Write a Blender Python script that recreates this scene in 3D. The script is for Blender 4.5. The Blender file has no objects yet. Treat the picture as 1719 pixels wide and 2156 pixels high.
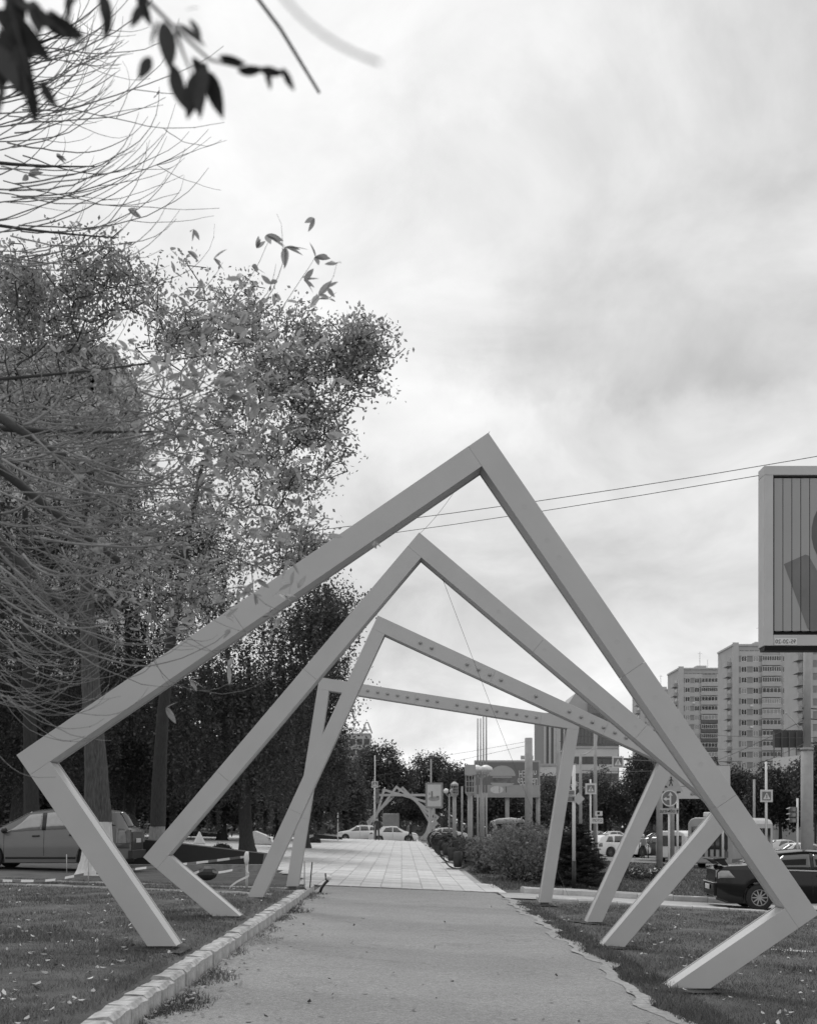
import bpy, bmesh, math, random
import numpy as np
from mathutils import Vector, Matrix, Euler
R = math.radians
scene = bpy.context.scene
COL = scene.collection
rnd = random.Random(7)
rng = np.random.default_rng(11)

# ------------------------------------------------------------------ camera
FPX, CX, HZ, CH = 2400.0, 845.0, 1738.0, 1.5     # focal length in photo pixels, vanishing point, horizon, eye height
IW, IH = 1719.0, 2155.0
cam_d = bpy.data.cameras.new('camera'); cam = bpy.data.objects.new('camera', cam_d); COL.objects.link(cam)
cam.location = (0, 0, CH); cam.rotation_euler = (R(90), 0, 0)
cam_d.sensor_fit = 'VERTICAL'; cam_d.sensor_height = 24; cam_d.sensor_width = 24
cam_d.lens = FPX / IH * 24
cam_d.shift_y = (HZ - IH / 2) / IH
cam_d.shift_x = (IW / 2 - CX) / IH
cam_d.clip_start = 0.05; cam_d.clip_end = 3000
cam_d.dof.use_dof = True; cam_d.dof.focus_distance = 15.0; cam_d.dof.aperture_fstop = 2.5
scene.camera = cam

# ------------------------------------------------------------------ sky (overcast) and soft sun
SUN_EL, SUN_AZ = R(60), R(345)       # azimuth measured from +Y clockwise: ahead of the camera, to its left
wd = bpy.data.worlds.new('World'); scene.world = wd; wd.use_nodes = True
nt = wd.node_tree; nt.nodes.clear()
def N(t, **kw):
    n = nt.nodes.new(t)
    for k, v in kw.items(): setattr(n, k, v)
    return n
def L(a, b): nt.links.new(a, b)
def M(op, a, b=None, c=None, clamp=False):
    n = N('ShaderNodeMath', operation=op, use_clamp=clamp)
    for i, v in enumerate((a, b, c)):
        if v is None: continue
        if isinstance(v, (int, float)): n.inputs[i].default_value = v
        else: L(v, n.inputs[i])
    return n.outputs[0]
sky = N('ShaderNodeTexSky', sky_type='NISHITA', sun_disc=False, sun_elevation=SUN_EL, sun_rotation=SUN_AZ)
bw = N('ShaderNodeRGBToBW'); L(sky.outputs[0], bw.inputs[0])
tc = N('ShaderNodeTexCoord'); sep = N('ShaderNodeSeparateXYZ'); L(tc.outputs['Generated'], sep.inputs[0])
zz = M('ADD', M('MAXIMUM', sep.outputs[2], 0.0), 0.38)
comb = N('ShaderNodeCombineXYZ'); L(M('DIVIDE', sep.outputs[0], zz), comb.inputs[0]); L(M('DIVIDE', sep.outputs[1], zz), comb.inputs[1])
def noise(scale, detail, rough, dist, off):
    mp = N('ShaderNodeMapping'); L(comb.outputs[0], mp.inputs[0]); mp.inputs['Location'].default_value = off
    n = N('ShaderNodeTexNoise'); L(mp.outputs[0], n.inputs['Vector'])
    n.inputs['Scale'].default_value = scale; n.inputs['Detail'].default_value = detail
    n.inputs['Roughness'].default_value = rough; n.inputs['Distortion'].default_value = dist
    return n.outputs[0]
n1 = noise(1.5, 5, 0.5, 0.4, (3.1, 1.7, 0)); n2 = noise(4.5, 7, 0.58, 0.5, (7.3, 2.2, 1.0))
cl = M('ADD', M('MULTIPLY', M('SUBTRACT', n1, 0.5), 0.40), M('MULTIPLY', M('SUBTRACT', n2, 0.5), 0.55))
# the cloud banks in view: (pixel x, pixel y, half width, half height, depth), as directions in the sky
warp = N('ShaderNodeVectorMath', operation='MULTIPLY_ADD')
nw = N('ShaderNodeTexNoise'); L(tc.outputs['Generated'], nw.inputs['Vector']); nw.inputs['Scale'].default_value = 8.0; nw.inputs['Detail'].default_value = 7; nw.inputs['Roughness'].default_value = .6
L(nw.outputs['Color'], warp.inputs[0]); warp.inputs[1].default_value = (0.26, 0.26, 0.18); L(tc.outputs['Generated'], warp.inputs[2])
tot = cl
for (px, py, wx, wy, dep) in [(1170, 680, 230, 85, -0.15), (1530, 800, 230, 60, -0.14), (1600, 190, 260, 190, -0.14), (1330, 480, 330, 90, -0.05), (1640, 640, 150, 60, -0.08), (1000, 230, 200, 60, -0.05), (1120, 880, 120, 40, 0.08),
                              (930, 800, 100, 130, 0.13), (480, 330, 300, 300, 0.08), (1000, 60, 500, 80, 0.06), (1050, 1230, 420, 120, -0.12),
                              (650, 700, 160, 200, 0.07), (880, 1420, 260, 60, -0.10), (950, 1590, 200, 45, 0.16), (1320, 950, 260, 70, -0.02)]:
    d = Vector(((px - CX) / FPX, 1.0, (HZ - py) / FPX)).normalized()
    s = N('ShaderNodeVectorMath', operation='SUBTRACT'); L(warp.outputs[0], s.inputs[0]); s.inputs[1].default_value = (d.x + 0.13, d.y + 0.13, d.z + 0.09)
    q = N('ShaderNodeVectorMath', operation='MULTIPLY'); L(s.outputs[0], q.inputs[0]); q.inputs[1].default_value = (FPX / wx, FPX / max(wx, wy) * 0.6, FPX / wy)
    ln = N('ShaderNodeVectorMath', operation='DOT_PRODUCT'); L(q.outputs[0], ln.inputs[0]); L(q.outputs[0], ln.inputs[1])
    g = M('EXPONENT', M('MULTIPLY', ln.outputs['Value'], -0.7))
    tot = M('MULTIPLY_ADD', g, dep, tot)
cloud = M('MAXIMUM', M('ADD', tot, 0.75), 0.46)
cloud = M('MINIMUM', cloud, 0.93)
val = M('MULTIPLY_ADD', M('MULTIPLY', bw.outputs[0], 0.1), 0.06, M('MULTIPLY', cloud, 0.97))
bg = N('ShaderNodeBackground'); L(val, bg.inputs[0]); bg.inputs[1].default_value = 1.0
out = N('ShaderNodeOutputWorld'); L(bg.outputs[0], out.inputs[0])

wd.cycles.sampling_method = 'MANUAL'; wd.cycles.sample_map_resolution = 256
scene.render.engine = 'CYCLES'
scene.cycles.max_bounces = 4; scene.cycles.diffuse_bounces = 2; scene.cycles.glossy_bounces = 2; scene.cycles.transmission_bounces = 2; scene.cycles.caustics_reflective = False; scene.cycles.caustics_refractive = False
sd = bpy.data.lights.new('sun', 'SUN'); sd.energy = 1.5; sd.angle = R(20); sd.color = (1, 1, 1)
sun = bpy.data.objects.new('sun', sd); COL.objects.link(sun)
sdir = Vector((math.sin(SUN_AZ) * math.cos(SUN_EL), math.cos(SUN_AZ) * math.cos(SUN_EL), math.sin(SUN_EL)))
sun.rotation_euler = sdir.to_track_quat('Z', 'Y').to_euler(); sun.location = (0, 0, 40)
vs = scene.view_settings
vs.view_transform = 'Standard'; vs.look = 'None'; vs.exposure = 0.12; vs.gamma = 1.0; vs.use_curve_mapping = False

# ------------------------------------------------------------------ helpers
def at(px, py, Y): return Vector(((px - CX) / FPX * Y, Y, CH - (py - HZ) / FPX * Y))
def sx(px, Y): return (px - CX) / FPX * Y
def sz(py, Y): return CH - (py - HZ) / FPX * Y
def pm(n, Y): return n / FPX * Y                    # n pixels at depth Y, in metres
def interp(x, xs, ys): return float(np.interp(x, xs, ys))
def smooth(a, b, t):
    t = np.clip((np.asarray(t, float) - a) / (b - a), 0, 1); return t * t * (3 - 2 * t)
def G(x, y):
    """height of the natural ground"""
    lat = np.interp(x, [-300, -15, -3, 3, 9, 20, 60, 400], [.55, .46, .132, -.132, -.58, -1.0, -1.15, -1.15])
    w = 1 - smooth(2.0, 7.0, x)
    rise = 0.30 * smooth(27, 86, y) * (1 - smooth(90, 97, y)) * w
    far = 1 - 0.6 * smooth(95, 130, y)
    return lat * far + rise
def g(x, y): return float(G(x, y))
def LZ(x, y): return G(x, y) + 0.15 * (1 - smooth(20.5, 26, y)) * (1 - smooth(-2.1, -1.9, x)) + 0.012

MATS = {}
def mat(key, v, rough=0.6, amp=0.12, scale=8.0, bump=0.0, bscale=None, metal=0.0, ior=None, island=0.0, trans=0.0, detail=4, stretch=None):
    if key in MATS: return MATS[key]
    m = bpy.data.materials.new(key); m.use_nodes = True; t = m.node_tree
    b = t.nodes['Principled BSDF']; b.inputs['Roughness'].default_value = rough; b.inputs['Metallic'].default_value = metal
    if ior: b.inputs['IOR'].default_value = ior
    co = t.nodes.new('ShaderNodeTexCoord'); vec = co.outputs['Object']
    if stretch:
        mp = t.nodes.new('ShaderNodeMapping'); mp.inputs['Scale'].default_value = stretch; t.links.new(vec, mp.inputs[0]); vec = mp.outputs[0]
    n = t.nodes.new('ShaderNodeTexNoise'); n.inputs['Scale'].default_value = scale; n.inputs['Detail'].default_value = detail; n.inputs['Roughness'].default_value = 0.6
    t.links.new(vec, n.inputs['Vector'])
    mr = t.nodes.new('ShaderNodeMapRange'); mr.inputs[1].default_value = 0.25; mr.inputs[2].default_value = 0.75
    mr.inputs[3].default_value = v * (1 - amp); mr.inputs[4].default_value = v * (1 + amp); t.links.new(n.outputs[0], mr.inputs[0])
    o = mr.outputs[0]
    if island:
        ge = t.nodes.new('ShaderNodeNewGeometry'); mm = t.nodes.new('ShaderNodeMapRange')
        mm.inputs[3].default_value = 1 - island; mm.inputs[4].default_value = 1 + island; t.links.new(ge.outputs['Random Per Island'], mm.inputs[0])
        mu = t.nodes.new('ShaderNodeMath'); mu.operation = 'MULTIPLY'; t.links.new(o, mu.inputs[0]); t.links.new(mm.outputs[0], mu.inputs[1]); o = mu.outputs[0]
    t.links.new(o, b.inputs['Base Color'])
    if bump:
        n2 = t.nodes.new('ShaderNodeTexNoise'); n2.inputs['Scale'].default_value = bscale or scale * 4; n2.inputs['Detail'].default_value = 5; t.links.new(vec, n2.inputs['Vector'])
        bp = t.nodes.new('ShaderNodeBump'); bp.inputs['Strength'].default_value = bump; bp.inputs['Distance'].default_value = 0.02
        t.links.new(n2.outputs[0], bp.inputs['Height']); t.links.new(bp.outputs[0], b.inputs['Normal'])
    if trans:
        tr = t.nodes.new('ShaderNodeBsdfTranslucent'); t.links.new(o, tr.inputs[0])
        mx = t.nodes.new('ShaderNodeMixShader'); mx.inputs[0].default_value = trans
        t.links.new(b.outputs[0], mx.inputs[1]); t.links.new(tr.outputs[0], mx.inputs[2])
        t.links.new(mx.outputs[0], t.nodes['Material Output'].inputs[0])
    MATS[key] = m; return m

def link(name, me, parent=None, m=None):
    o = bpy.data.objects.new(name, me); COL.objects.link(o)
    if m is not None and len(me.materials) == 0: me.materials.append(m)
    if parent is not None: o.parent = parent
    return o
def mesh_np(name, V, F, smooth_=False):
    """V (n,3), F (m,k) all faces of k corners"""
    V = np.asarray(V, np.float32); F = np.asarray(F, np.int32); me = bpy.data.meshes.new(name)
    k = F.shape[1]; me.vertices.add(len(V)); me.vertices.foreach_set('co', V.ravel())
    me.loops.add(F.size); me.loops.foreach_set('vertex_index', F.ravel())
    me.polygons.add(len(F)); me.polygons.foreach_set('loop_start', np.arange(0, F.size, k, dtype=np.int32))
    if smooth_: me.polygons.foreach_set('use_smooth', np.ones(len(F), bool))
    me.update(calc_edges=True); return me
class MB:
    def __init__(s): s.v = []; s.f = []
    def add(s, vs, fs):
        o = len(s.v); s.v += [tuple(v) for v in vs]; s.f += [tuple(i + o for i in f) for f in fs]; return s
    def box(s, a, b):
        (x0, y0, z0), (x1, y1, z1) = a, b
        return s.add([(x0,y0,z0),(x1,y0,z0),(x1,y1,z0),(x0,y1,z0),(x0,y0,z1),(x1,y0,z1),(x1,y1,z1),(x0,y1,z1)],
                     [(0,3,2,1),(4,5,6,7),(0,1,5,4),(1,2,6,5),(2,3,7,6),(3,0,4,7)])
    def cbox(s, c, d): return s.box([c[i] - d[i] / 2 for i in range(3)], [c[i] + d[i] / 2 for i in range(3)])
    def prism(s, poly, y0, y1, axis='y'):
        """polygon given in the x-z plane (axis y), y-z (axis x) or x-y (axis z), extruded from y0 to y1"""
        n = len(poly); f = {'y': lambda p, q: (p[0], q, p[1]), 'x': lambda p, q: (q, p[0], p[1]), 'z': lambda p, q: (p[0], p[1], q)}[axis]
        vs = [f(p, y0) for p in poly] + [f(p, y1) for p in poly]
        return s.add(vs, [tuple(range(n)), tuple(range(2*n-1, n-1, -1))] + [(i, n+i, n+(i+1)%n, (i+1)%n) for i in range(n)])
    def tube(s, pts, rad, n=6, cap=True):
        pts = [Vector(p) for p in pts]; m = len(pts)
        if not hasattr(rad, '__len__'): rad = [rad] * m
        vs = []; prev = None
        for i, p in enumerate(pts):
            t = (pts[min(i+1, m-1)] - pts[max(i-1, 0)]).normalized()
            if prev is None: prev = t.orthogonal().normalized()
            u = (prev - t * prev.dot(t)); u = u.normalized() if u.length > 1e-6 else t.orthogonal().normalized(); prev = u; w = t.cross(u)
            for k in range(n):
                a = 2 * math.pi * k / n; vs.append(p + (u * math.cos(a) + w * math.sin(a)) * rad[i])
        fs = [(i*n+k, i*n+(k+1)%n, (i+1)*n+(k+1)%n, (i+1)*n+k) for i in range(m-1) for k in range(n)]
        if cap: fs += [tuple(range(n-1, -1, -1)), tuple((m-1)*n+k for k in range(n))]
        return s.add(vs, fs)
    def lathe(s, prof, n=16, c=(0,0,0), axis='z', cap=True):
        vs = []
        for r, h in prof:
            for k in range(n):
                a = 2*math.pi*k/n; p = (r*math.cos(a), r*math.sin(a), h)
                if axis == 'y': p = (p[0], p[2], p[1])
                vs.append((c[0]+p[0], c[1]+p[1], c[2]+p[2]))
        m = len(prof); fs = [(i*n+k, i*n+(k+1)%n, (i+1)*n+(k+1)%n, (i+1)*n+k) for i in range(m-1) for k in range(n)]
        if cap and prof[0][0] > 1e-4: fs.append(tuple(range(n-1,-1,-1)))
        if cap and prof[-1][0] > 1e-4: fs.append(tuple((m-1)*n+k for k in range(n)))
        return s.add(vs, fs)
    def ball(s, c, r, n=10, m=7, sq=(1,1,1)):
        pr = [(max(1e-5, math.sin(math.pi*i/m)), -math.cos(math.pi*i/m)) for i in range(m+1)]
        vs = [(c[0]+a*math.cos(2*math.pi*k/n)*r*sq[0], c[1]+a*math.sin(2*math.pi*k/n)*r*sq[1], c[2]+h*r*sq[2]) for a, h in pr for k in range(n)]
        return s.add(vs, [(i*n+k, i*n+(k+1)%n, (i+1)*n+(k+1)%n, (i+1)*n+k) for i in range(m) for k in range(n)])
    def mesh(s, name, m=None, smooth_=False):
        me = bpy.data.meshes.new(name); me.from_pydata(s.v, [], s.f)
        bm = bmesh.new(); bm.from_mesh(me); bmesh.ops.recalc_face_normals(bm, faces=bm.faces); bm.to_mesh(me); bm.free()
        if smooth_: me.polygons.foreach_set('use_smooth', np.ones(len(me.polygons), bool))
        if m: me.materials.append(m)
        return me
    def build(s, name, m, parent=None, smooth_=False): return link(name, s.mesh(name, m, smooth_), parent)
def bevel(o, w=0.01, seg=1):
    md = o.modifiers.new('bevel', 'BEVEL'); md.width = w; md.segments = seg; md.limit_method = 'ANGLE'; return o
def tag(o, label, cat, group=None):
    o['label'] = label; o['category'] = cat
    if group: o['group'] = group
    return o
def thing(name, label, cat, loc=(0,0,0), rz=0.0, group=None):
    o = bpy.data.objects.new(name, None); COL.objects.link(o); o.location = loc; o.rotation_euler = (0, 0, rz); o.empty_display_size = 0.2
    return tag(o, label, cat, group)
def struct(o): o['kind'] = 'structure'; return o
def stuff(o): o['kind'] = 'stuff'; return o
def copy_tree(o, parent=None):
    c = o.copy(); COL.objects.link(c); c.parent = parent
    for ch in o.children: copy_tree(ch, c)
    return c
def text_mesh(body, size, mirrored=True, align='CENTER', extrude=0.004):
    cu = bpy.data.curves.new('lettering', 'FONT'); cu.body = body; cu.size = size; cu.align_x = align; cu.align_y = 'CENTER'; cu.extrude = extrude; cu.resolution_u = 3
    o = bpy.data.objects.new('lettering', cu); COL.objects.link(o)
    me = bpy.data.meshes.new_from_object(o); bpy.data.objects.remove(o)
    V = np.empty(len(me.vertices)*3, np.float32); me.vertices.foreach_get('co', V); V = V.reshape(-1, 3)
    V = np.stack([V[:,0] * (-1 if mirrored else 1), -V[:,2], V[:,1]], 1); me.vertices.foreach_set('co', V.ravel().copy())
    if mirrored: me.flip_normals()
    me.update(); me.materials.clear(); return me

def bezier(p0, p1, p2, n=8):
    return [p0*(1-t)**2 + p1*2*t*(1-t) + p2*t*t for t in [i/(n-1) for i in range(n)]]
# ------------------------------------------------------------------ ground, lawn, path, plaza, roads
M_SOIL = mat('soil_and_turf', 0.085, 0.95, 0.45, 1.6, 0.9, 40)
M_TURF = mat('turf_under_grass', 0.085, 0.95, 0.5, 3.0, 1.0, 60)
def path_material():
    m = mat('worn_asphalt', 0.265, 0.9, 0.10, 1.2, 0.7, 130, detail=8); t = m.node_tree; b = t.nodes['Principled BSDF']
    src = b.inputs['Base Color'].links[0].from_socket; co = t.nodes['Texture Coordinate'].outputs['Object']
    fine = t.nodes.new('ShaderNodeTexNoise'); fine.inputs['Scale'].default_value = 95; fine.inputs['Detail'].default_value = 4; t.links.new(co, fine.inputs['Vector'])
    f2 = t.nodes.new('ShaderNodeMapRange'); f2.inputs[1].default_value = .3; f2.inputs[2].default_value = .7; f2.inputs[3].default_value = .62; f2.inputs[4].default_value = 1.38; t.links.new(fine.outputs[0], f2.inputs[0])
    # thin wandering cracks and bitumen stains
    vo = t.nodes.new('ShaderNodeTexVoronoi'); vo.feature = 'DISTANCE_TO_EDGE'; vo.inputs['Scale'].default_value = 0.22
    wn = t.nodes.new('ShaderNodeTexNoise'); wn.inputs['Scale'].default_value = 2.2; wn.inputs['Detail'].default_value = 5; t.links.new(co, wn.inputs['Vector'])
    ad = t.nodes.new('ShaderNodeVectorMath'); ad.operation = 'MULTIPLY_ADD'; t.links.new(wn.outputs['Color'], ad.inputs[0]); ad.inputs[1].default_value = (1.4, 1.4, 0); t.links.new(co, ad.inputs[2]); t.links.new(ad.outputs[0], vo.inputs['Vector'])
    cr = t.nodes.new('ShaderNodeMapRange'); cr.inputs[1].default_value = 0.0; cr.inputs[2].default_value = 0.006; cr.inputs[3].default_value = 0.8; cr.inputs[4].default_value = 1.0; t.links.new(vo.outputs['Distance'], cr.inputs[0])
    med = t.nodes.new('ShaderNodeTexNoise'); med.inputs['Scale'].default_value = 22; med.inputs['Detail'].default_value = 7; med.inputs['Roughness'].default_value = .75; t.links.new(co, med.inputs['Vector'])
    md2 = t.nodes.new('ShaderNodeMapRange'); md2.inputs[1].default_value = .3; md2.inputs[2].default_value = .7; md2.inputs[3].default_value = .70; md2.inputs[4].default_value = 1.30; t.links.new(med.outputs[0], md2.inputs[0])
    m0 = t.nodes.new('ShaderNodeMath'); m0.operation = 'MULTIPLY'; t.links.new(src, m0.inputs[0]); t.links.new(md2.outputs[0], m0.inputs[1]); src = m0.outputs[0]
    m1 = t.nodes.new('ShaderNodeMath'); m1.operation = 'MULTIPLY'; t.links.new(src, m1.inputs[0]); t.links.new(f2.outputs[0], m1.inputs[1])
    m2 = t.nodes.new('ShaderNodeMath'); m2.operation = 'MULTIPLY'; t.links.new(m1.outputs[0], m2.inputs[0]); t.links.new(cr.outputs[0], m2.inputs[1])
    t.links.new(m2.outputs[0], b.inputs['Base Color']); return m
M_PATH = path_material()
M_ROAD = mat('road_asphalt', 0.16, 0.9, 0.2, 1.0, 0.4, 60)
M_CONC = mat('pale_concrete', 0.50, 0.85, 0.18, 5.0, 0.3, 40)
M_KERB = mat('whitewashed_kerb', 0.40, 0.85, 0.45, 9.0, 0.5, 50)
M_TILE = mat('paving_tile', 0.55, 0.8, 0.10, 3.0, 0.15, 50)
M_JOINT = mat('joint_sand', 0.32, 0.95, 0.2, 10.0)

def sheet(name, xs, ys, zf, m, pred=None, edge=None):
    X, Y = np.meshgrid(xs, ys); 
    if edge is not None: X = edge(X, Y)
    Z = zf(X, Y); nx, ny = len(xs), len(ys)
    V = np.stack([X, Y, Z], 2).reshape(-1, 3); i = np.arange(nx*ny).reshape(ny, nx)
    F = np.stack([i[:-1,:-1], i[:-1,1:], i[1:,1:], i[1:,:-1]], 2).reshape(-1, 4)
    if pred is not None:
        c = V[F].mean(1); F = F[pred(c[:,0], c[:,1])]
    return link(name, mesh_np(name, V, F, True), None, m)
def wob(x, y, s, seed=0): return np.sin(x*1.7*s+seed)*np.cos(y*1.3*s+seed*2) + .5*np.sin(x*3.9*s-y*2.7*s+seed)
ax = np.unique(np.concatenate([np.linspace(-900,-60,10), np.linspace(-60,-20,14), np.linspace(-20,22,85), np.linspace(22,60,20), np.linspace(60,900,10)]))
ay = np.unique(np.concatenate([np.linspace(-40,4,8), np.linspace(4,40,73), np.linspace(40,130,60), np.linspace(130,1600,14)]))
struct(sheet('ground', ax, ay, lambda x, y: G(x, y) - 0.02 + 0.012*wob(x, y, 1.1)*((x > 2.6) & (y < 60)), M_SOIL))
lx = np.concatenate([np.linspace(-30,-8,12), np.linspace(-7.6,-2.02,24)]); ly = np.linspace(3, 26.3, 60)
struct(sheet('lawn', lx, ly, lambda x, y: LZ(x, y) + 0.015*wob(x, y, 1.4, 1)*(x < -2.4), M_TURF))
def edge_r(Y): return 2.26 + 0.05*np.sin(Y*1.1) + 0.05*np.sin(Y*2.9+1) + 0.03*np.sin(Y*7.3)
px_ = np.linspace(0, 1, 14); py_ = np.linspace(2, 27.0, 120)
struct(sheet('asphalt_path', px_, py_, lambda x, y: G(x, y) + 0.004 + 0.006*wob(x, y, .6, 4), M_PATH, edge=lambda X, Y: -1.9 + X*(edge_r(Y) + 1.9)))
# crumbling pale edge strip along the right side of the path
M_EDGE = mat('crumbled_edge', 0.32, 0.95, 0.3, 14.0, 0.9, 60)
def n1d(Y, f, s):
    t = np.random.default_rng(int(s*77+f*13)).normal(0, 1, 2000); q = np.asarray(Y)*f; i = np.floor(q).astype(int); k = q-i; k = k*k*(3-2*k); return t[i]*(1-k) + t[i+1]*k
def rag(Y, s): return 0.030*n1d(Y, .9, s) + 0.008*n1d(Y, 3.7, s) + 0.005*n1d(Y, 14, s)
struct(sheet('path_edge', np.linspace(0, 1, 4), np.linspace(4, 25.0, 700), lambda x, y: G(x, y) + 0.012 + 0.004*np.sin(y*3.1), M_EDGE,
       edge=lambda X, Y: edge_r(Y) - 0.06 + rag(Y, 1) + X*np.maximum(0.03, 0.15 + 1.3*rag(Y, 3))))

# plaza: slabs laid as real tiles, the nearest ones single objects
def plz(x, y): return G(x, y) + 0.02
def in_plaza(x, y):
    right = np.where(y < 88, 2.3 - 0.012*(y - 27), 1.6)
    left = np.interp(y, [27, 34, 38, 50, 90], [-2.2, -3.5, -9, -18, -34])
    return (x < right) & (x > left) & (y > 27.0) & (y < 90)
struct(sheet('plaza', np.linspace(-36, 2.6, 98), np.linspace(27, 90, 127), lambda x, y: plz(x, y) - 0.012, M_JOINT, in_plaza))
plaza = bpy.data.objects['plaza']
T = 0.5; tiles = []
for j in range(int(63/T)):
    for i in range(int(38.6/T)):
        cx, cy = -36 + (i+.5)*T + (0.0 if j % 2 else 0.0), 27.02 + (j+.5)*T
        if bool(in_plaza(np.array(cx), np.array(cy))): tiles.append((cx, cy))
tiles.sort(key=lambda c: c[1]*c[1] + 4*(c[0]+0.5)**2)
tb = MB(); h = T/2 - 0.007
tb.add([(-h,-h,-.02),(h,-h,-.02),(h,h,-.02),(-h,h,-.02),(-h,-h,.008),(h,-h,.008),(h,h,.008),(-h,h,.008),(-h+.012,-h+.012,.012),(h-.012,-h+.012,.012),(h-.012,h-.012,.012),(-h+.012,h-.012,.012)],
       [(0,1,5,4),(1,2,6,5),(2,3,7,6),(3,0,4,7),(4,5,9,8),(5,6,10,9),(6,7,11,10),(7,4,8,11),(8,9,10,11)])
tms = []
for k, v in enumerate((0.42, 0.47, 0.50, 0.54)):
    tms.append(tb.mesh('tile', mat('paving_tile_%d' % k, v, 0.8, 0.14, 4.0, 0.2, 50)))
for (cx, cy) in tiles[:300]:
    o = link('tile', rnd.choice(tms), plaza); o.location = (cx, cy, g(cx, cy) + 0.02 - 0.008 + rnd.uniform(-.003, .003)); o.rotation_euler = (rnd.gauss(0,.004), rnd.gauss(0,.004)+.044, rnd.gauss(0,.003))
rest = np.array(tiles[300:]); n = len(rest); tv = np.array(tb.v, np.float32)
V = np.repeat(tv[None], n, 0); V[:,:,0] += rest[:,0,None]; V[:,:,1] += rest[:,1,None]
V[:,:,2] += G(V[:,:,0], V[:,:,1]) + 0.012 + rng.uniform(-.003, .003, (n, 1))
F = (np.array(tb.f)[None] + (np.arange(n)*len(tv))[:,None,None]).reshape(-1, 4)
stuff(link('tile_field', mesh_np('tile_field', V.reshape(-1,3), F), plaza, mat('paving_tile_far', 0.49, 0.8, 0.10, 2.0, 0.2, 50, island=0.12)))

# crossing road with the junction to the right, side road where the dark saloon stands, far path
def in_road(x, y):
    lo = np.interp(x, [-80, 2, 9, 13, 30, 120], [96, 96, 92, 72, 66, 62]); hi = np.interp(x, [-80, 4, 12, 30, 120], [111, 111, 128, 140, 150])
    return (y > lo) & (y < hi)
struct(sheet('road', np.linspace(-80, 120, 101), np.linspace(60, 152, 93), lambda x, y: G(x, y) + 0.01, M_ROAD, in_road))
def side_edge(X, Y): return 2.3 + (X)*(16-2.3)
def near_y(x): return np.interp(x, [2.3, 3.4, 8.55, 16], [25.3, 25.4, 27.0, 29.3])
def far_y(x): return np.interp(x, [2.3, 3.2, 7.9, 16], [27.3, 27.6, 29.7, 33])
U, W_ = np.meshgrid(np.linspace(0, 1, 30), np.linspace(0, 1, 8)); X = 2.3 + U*13.7; Y = near_y(X) + W_*(far_y(X) - near_y(X)); Z = G(X, Y) + 0.006
i = np.arange(240).reshape(8, 30); F = np.stack([i[:-1,:-1], i[:-1,1:], i[1:,1:], i[1:,:-1]], 2).reshape(-1, 4)
struct(link('side_road', mesh_np('side_road', np.stack([X, Y, Z], 2).reshape(-1,3), F, True), None, mat('dusty_concrete_road', 0.36, 0.9, 0.2, 1.5, 0.4, 50)))
struct(sheet('far_path', np.linspace(-2.0, 2.0, 6), np.linspace(111, 190, 20), lambda x, y: G(x, y) + 0.012, M_ROAD))

def kerb_run(name, label, pts, stone, w, hgt, m, jitter=0.0, base=0.0, zf=None, group=None):
    """a run of separate kerb stones along a polyline"""
    zf = zf or g
    root = thing(name, label, 'kerb', (pts[0][0], pts[0][1], zf(*pts[0])), 0, group); inv = Vector(root.location)
    meshes = []
    for k in range(5):
        b = MB(); l = stone/2 - 0.008
        j = lambda s=1.0: rnd.gauss(0, jitter)*s
        xs = [-l, -l*.33, l*.33, l]; ring = []
        for x in xs:
            ring += [(x+j(.5), -w/2+j(.4), -.25), (x+j(.5), -w/2+j(.6), hgt-.03+j(.6)), (x+j(.5), -w/2+.03+j(.5), hgt+j()), (x+j(.5), w/2-.03+j(.5), hgt+j()), (x+j(.5), w/2+j(.5), hgt-.03+j(.6)), (x+j(.5), w/2, -.25)]
        fs = [(a*6+c, a*6+c+1, (a+1)*6+c+1, (a+1)*6+c) for a in range(3) for c in range(5)] + [tuple(range(6)), tuple(range(23, 17, -1))]
        b.add(ring, fs); meshes.append(b.mesh('stone', m))
    for (a, c) in zip(pts[:-1], pts[1:]):
        a = Vector(a); c = Vector(c); n = max(1, round((c-a).length/stone)); ang = math.atan2(c.y-a.y, c.x-a.x)
        for q in range(n):
            p = a.lerp(c, (q+.5)/n); o = link('stone', rnd.choice(meshes), root)
            o.location = Vector((p.x + rnd.gauss(0, jitter*.6), p.y, zf(p.x, p.y) + base + rnd.gauss(0, jitter*.6))) - inv
            o.scale = ((c-a).length/n/stone, 1, 1)
            e = Vector((math.cos(ang), math.sin(ang))); d = e*0.2
            pitch = math.atan2(zf(p.x+d.x, p.y+d.y) - zf(p.x-d.x, p.y-d.y), .4)
            o.rotation_euler = (rnd.gauss(0, jitter), -pitch + rnd.gauss(0, jitter), ang + rnd.gauss(0, jitter*1.3))
    return root
kerb_run('path_kerb', 'long row of rough whitewashed kerb stones between path and left lawn', [(-2.0, 3.5), (-1.99, 15), (-1.98, 24.6)], 0.5, 0.20, 0.15, M_KERB, 0.008)
kerb_run('road_kerb', 'pale kerb line on the near side of the saloon side road', [(3.0, 25.35), (8.55, 27.0), (15, 29)], 1.0, 0.16, 0.06, M_CONC, 0.004)
kerb_run('road_kerb', 'taller pale kerb on the far side of the saloon side road', [(2.9, 27.6), (7.9, 29.7), (15, 32.6)], 1.0, 0.2, 0.15, M_CONC, 0.005)
kerb_run('road_kerb', 'short pale kerb strip behind the taller side road kerb', [(3.7, 28.9), (7.2, 30.5)], 1.0, 0.14, 0.12, M_CONC, 0.004)
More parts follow.
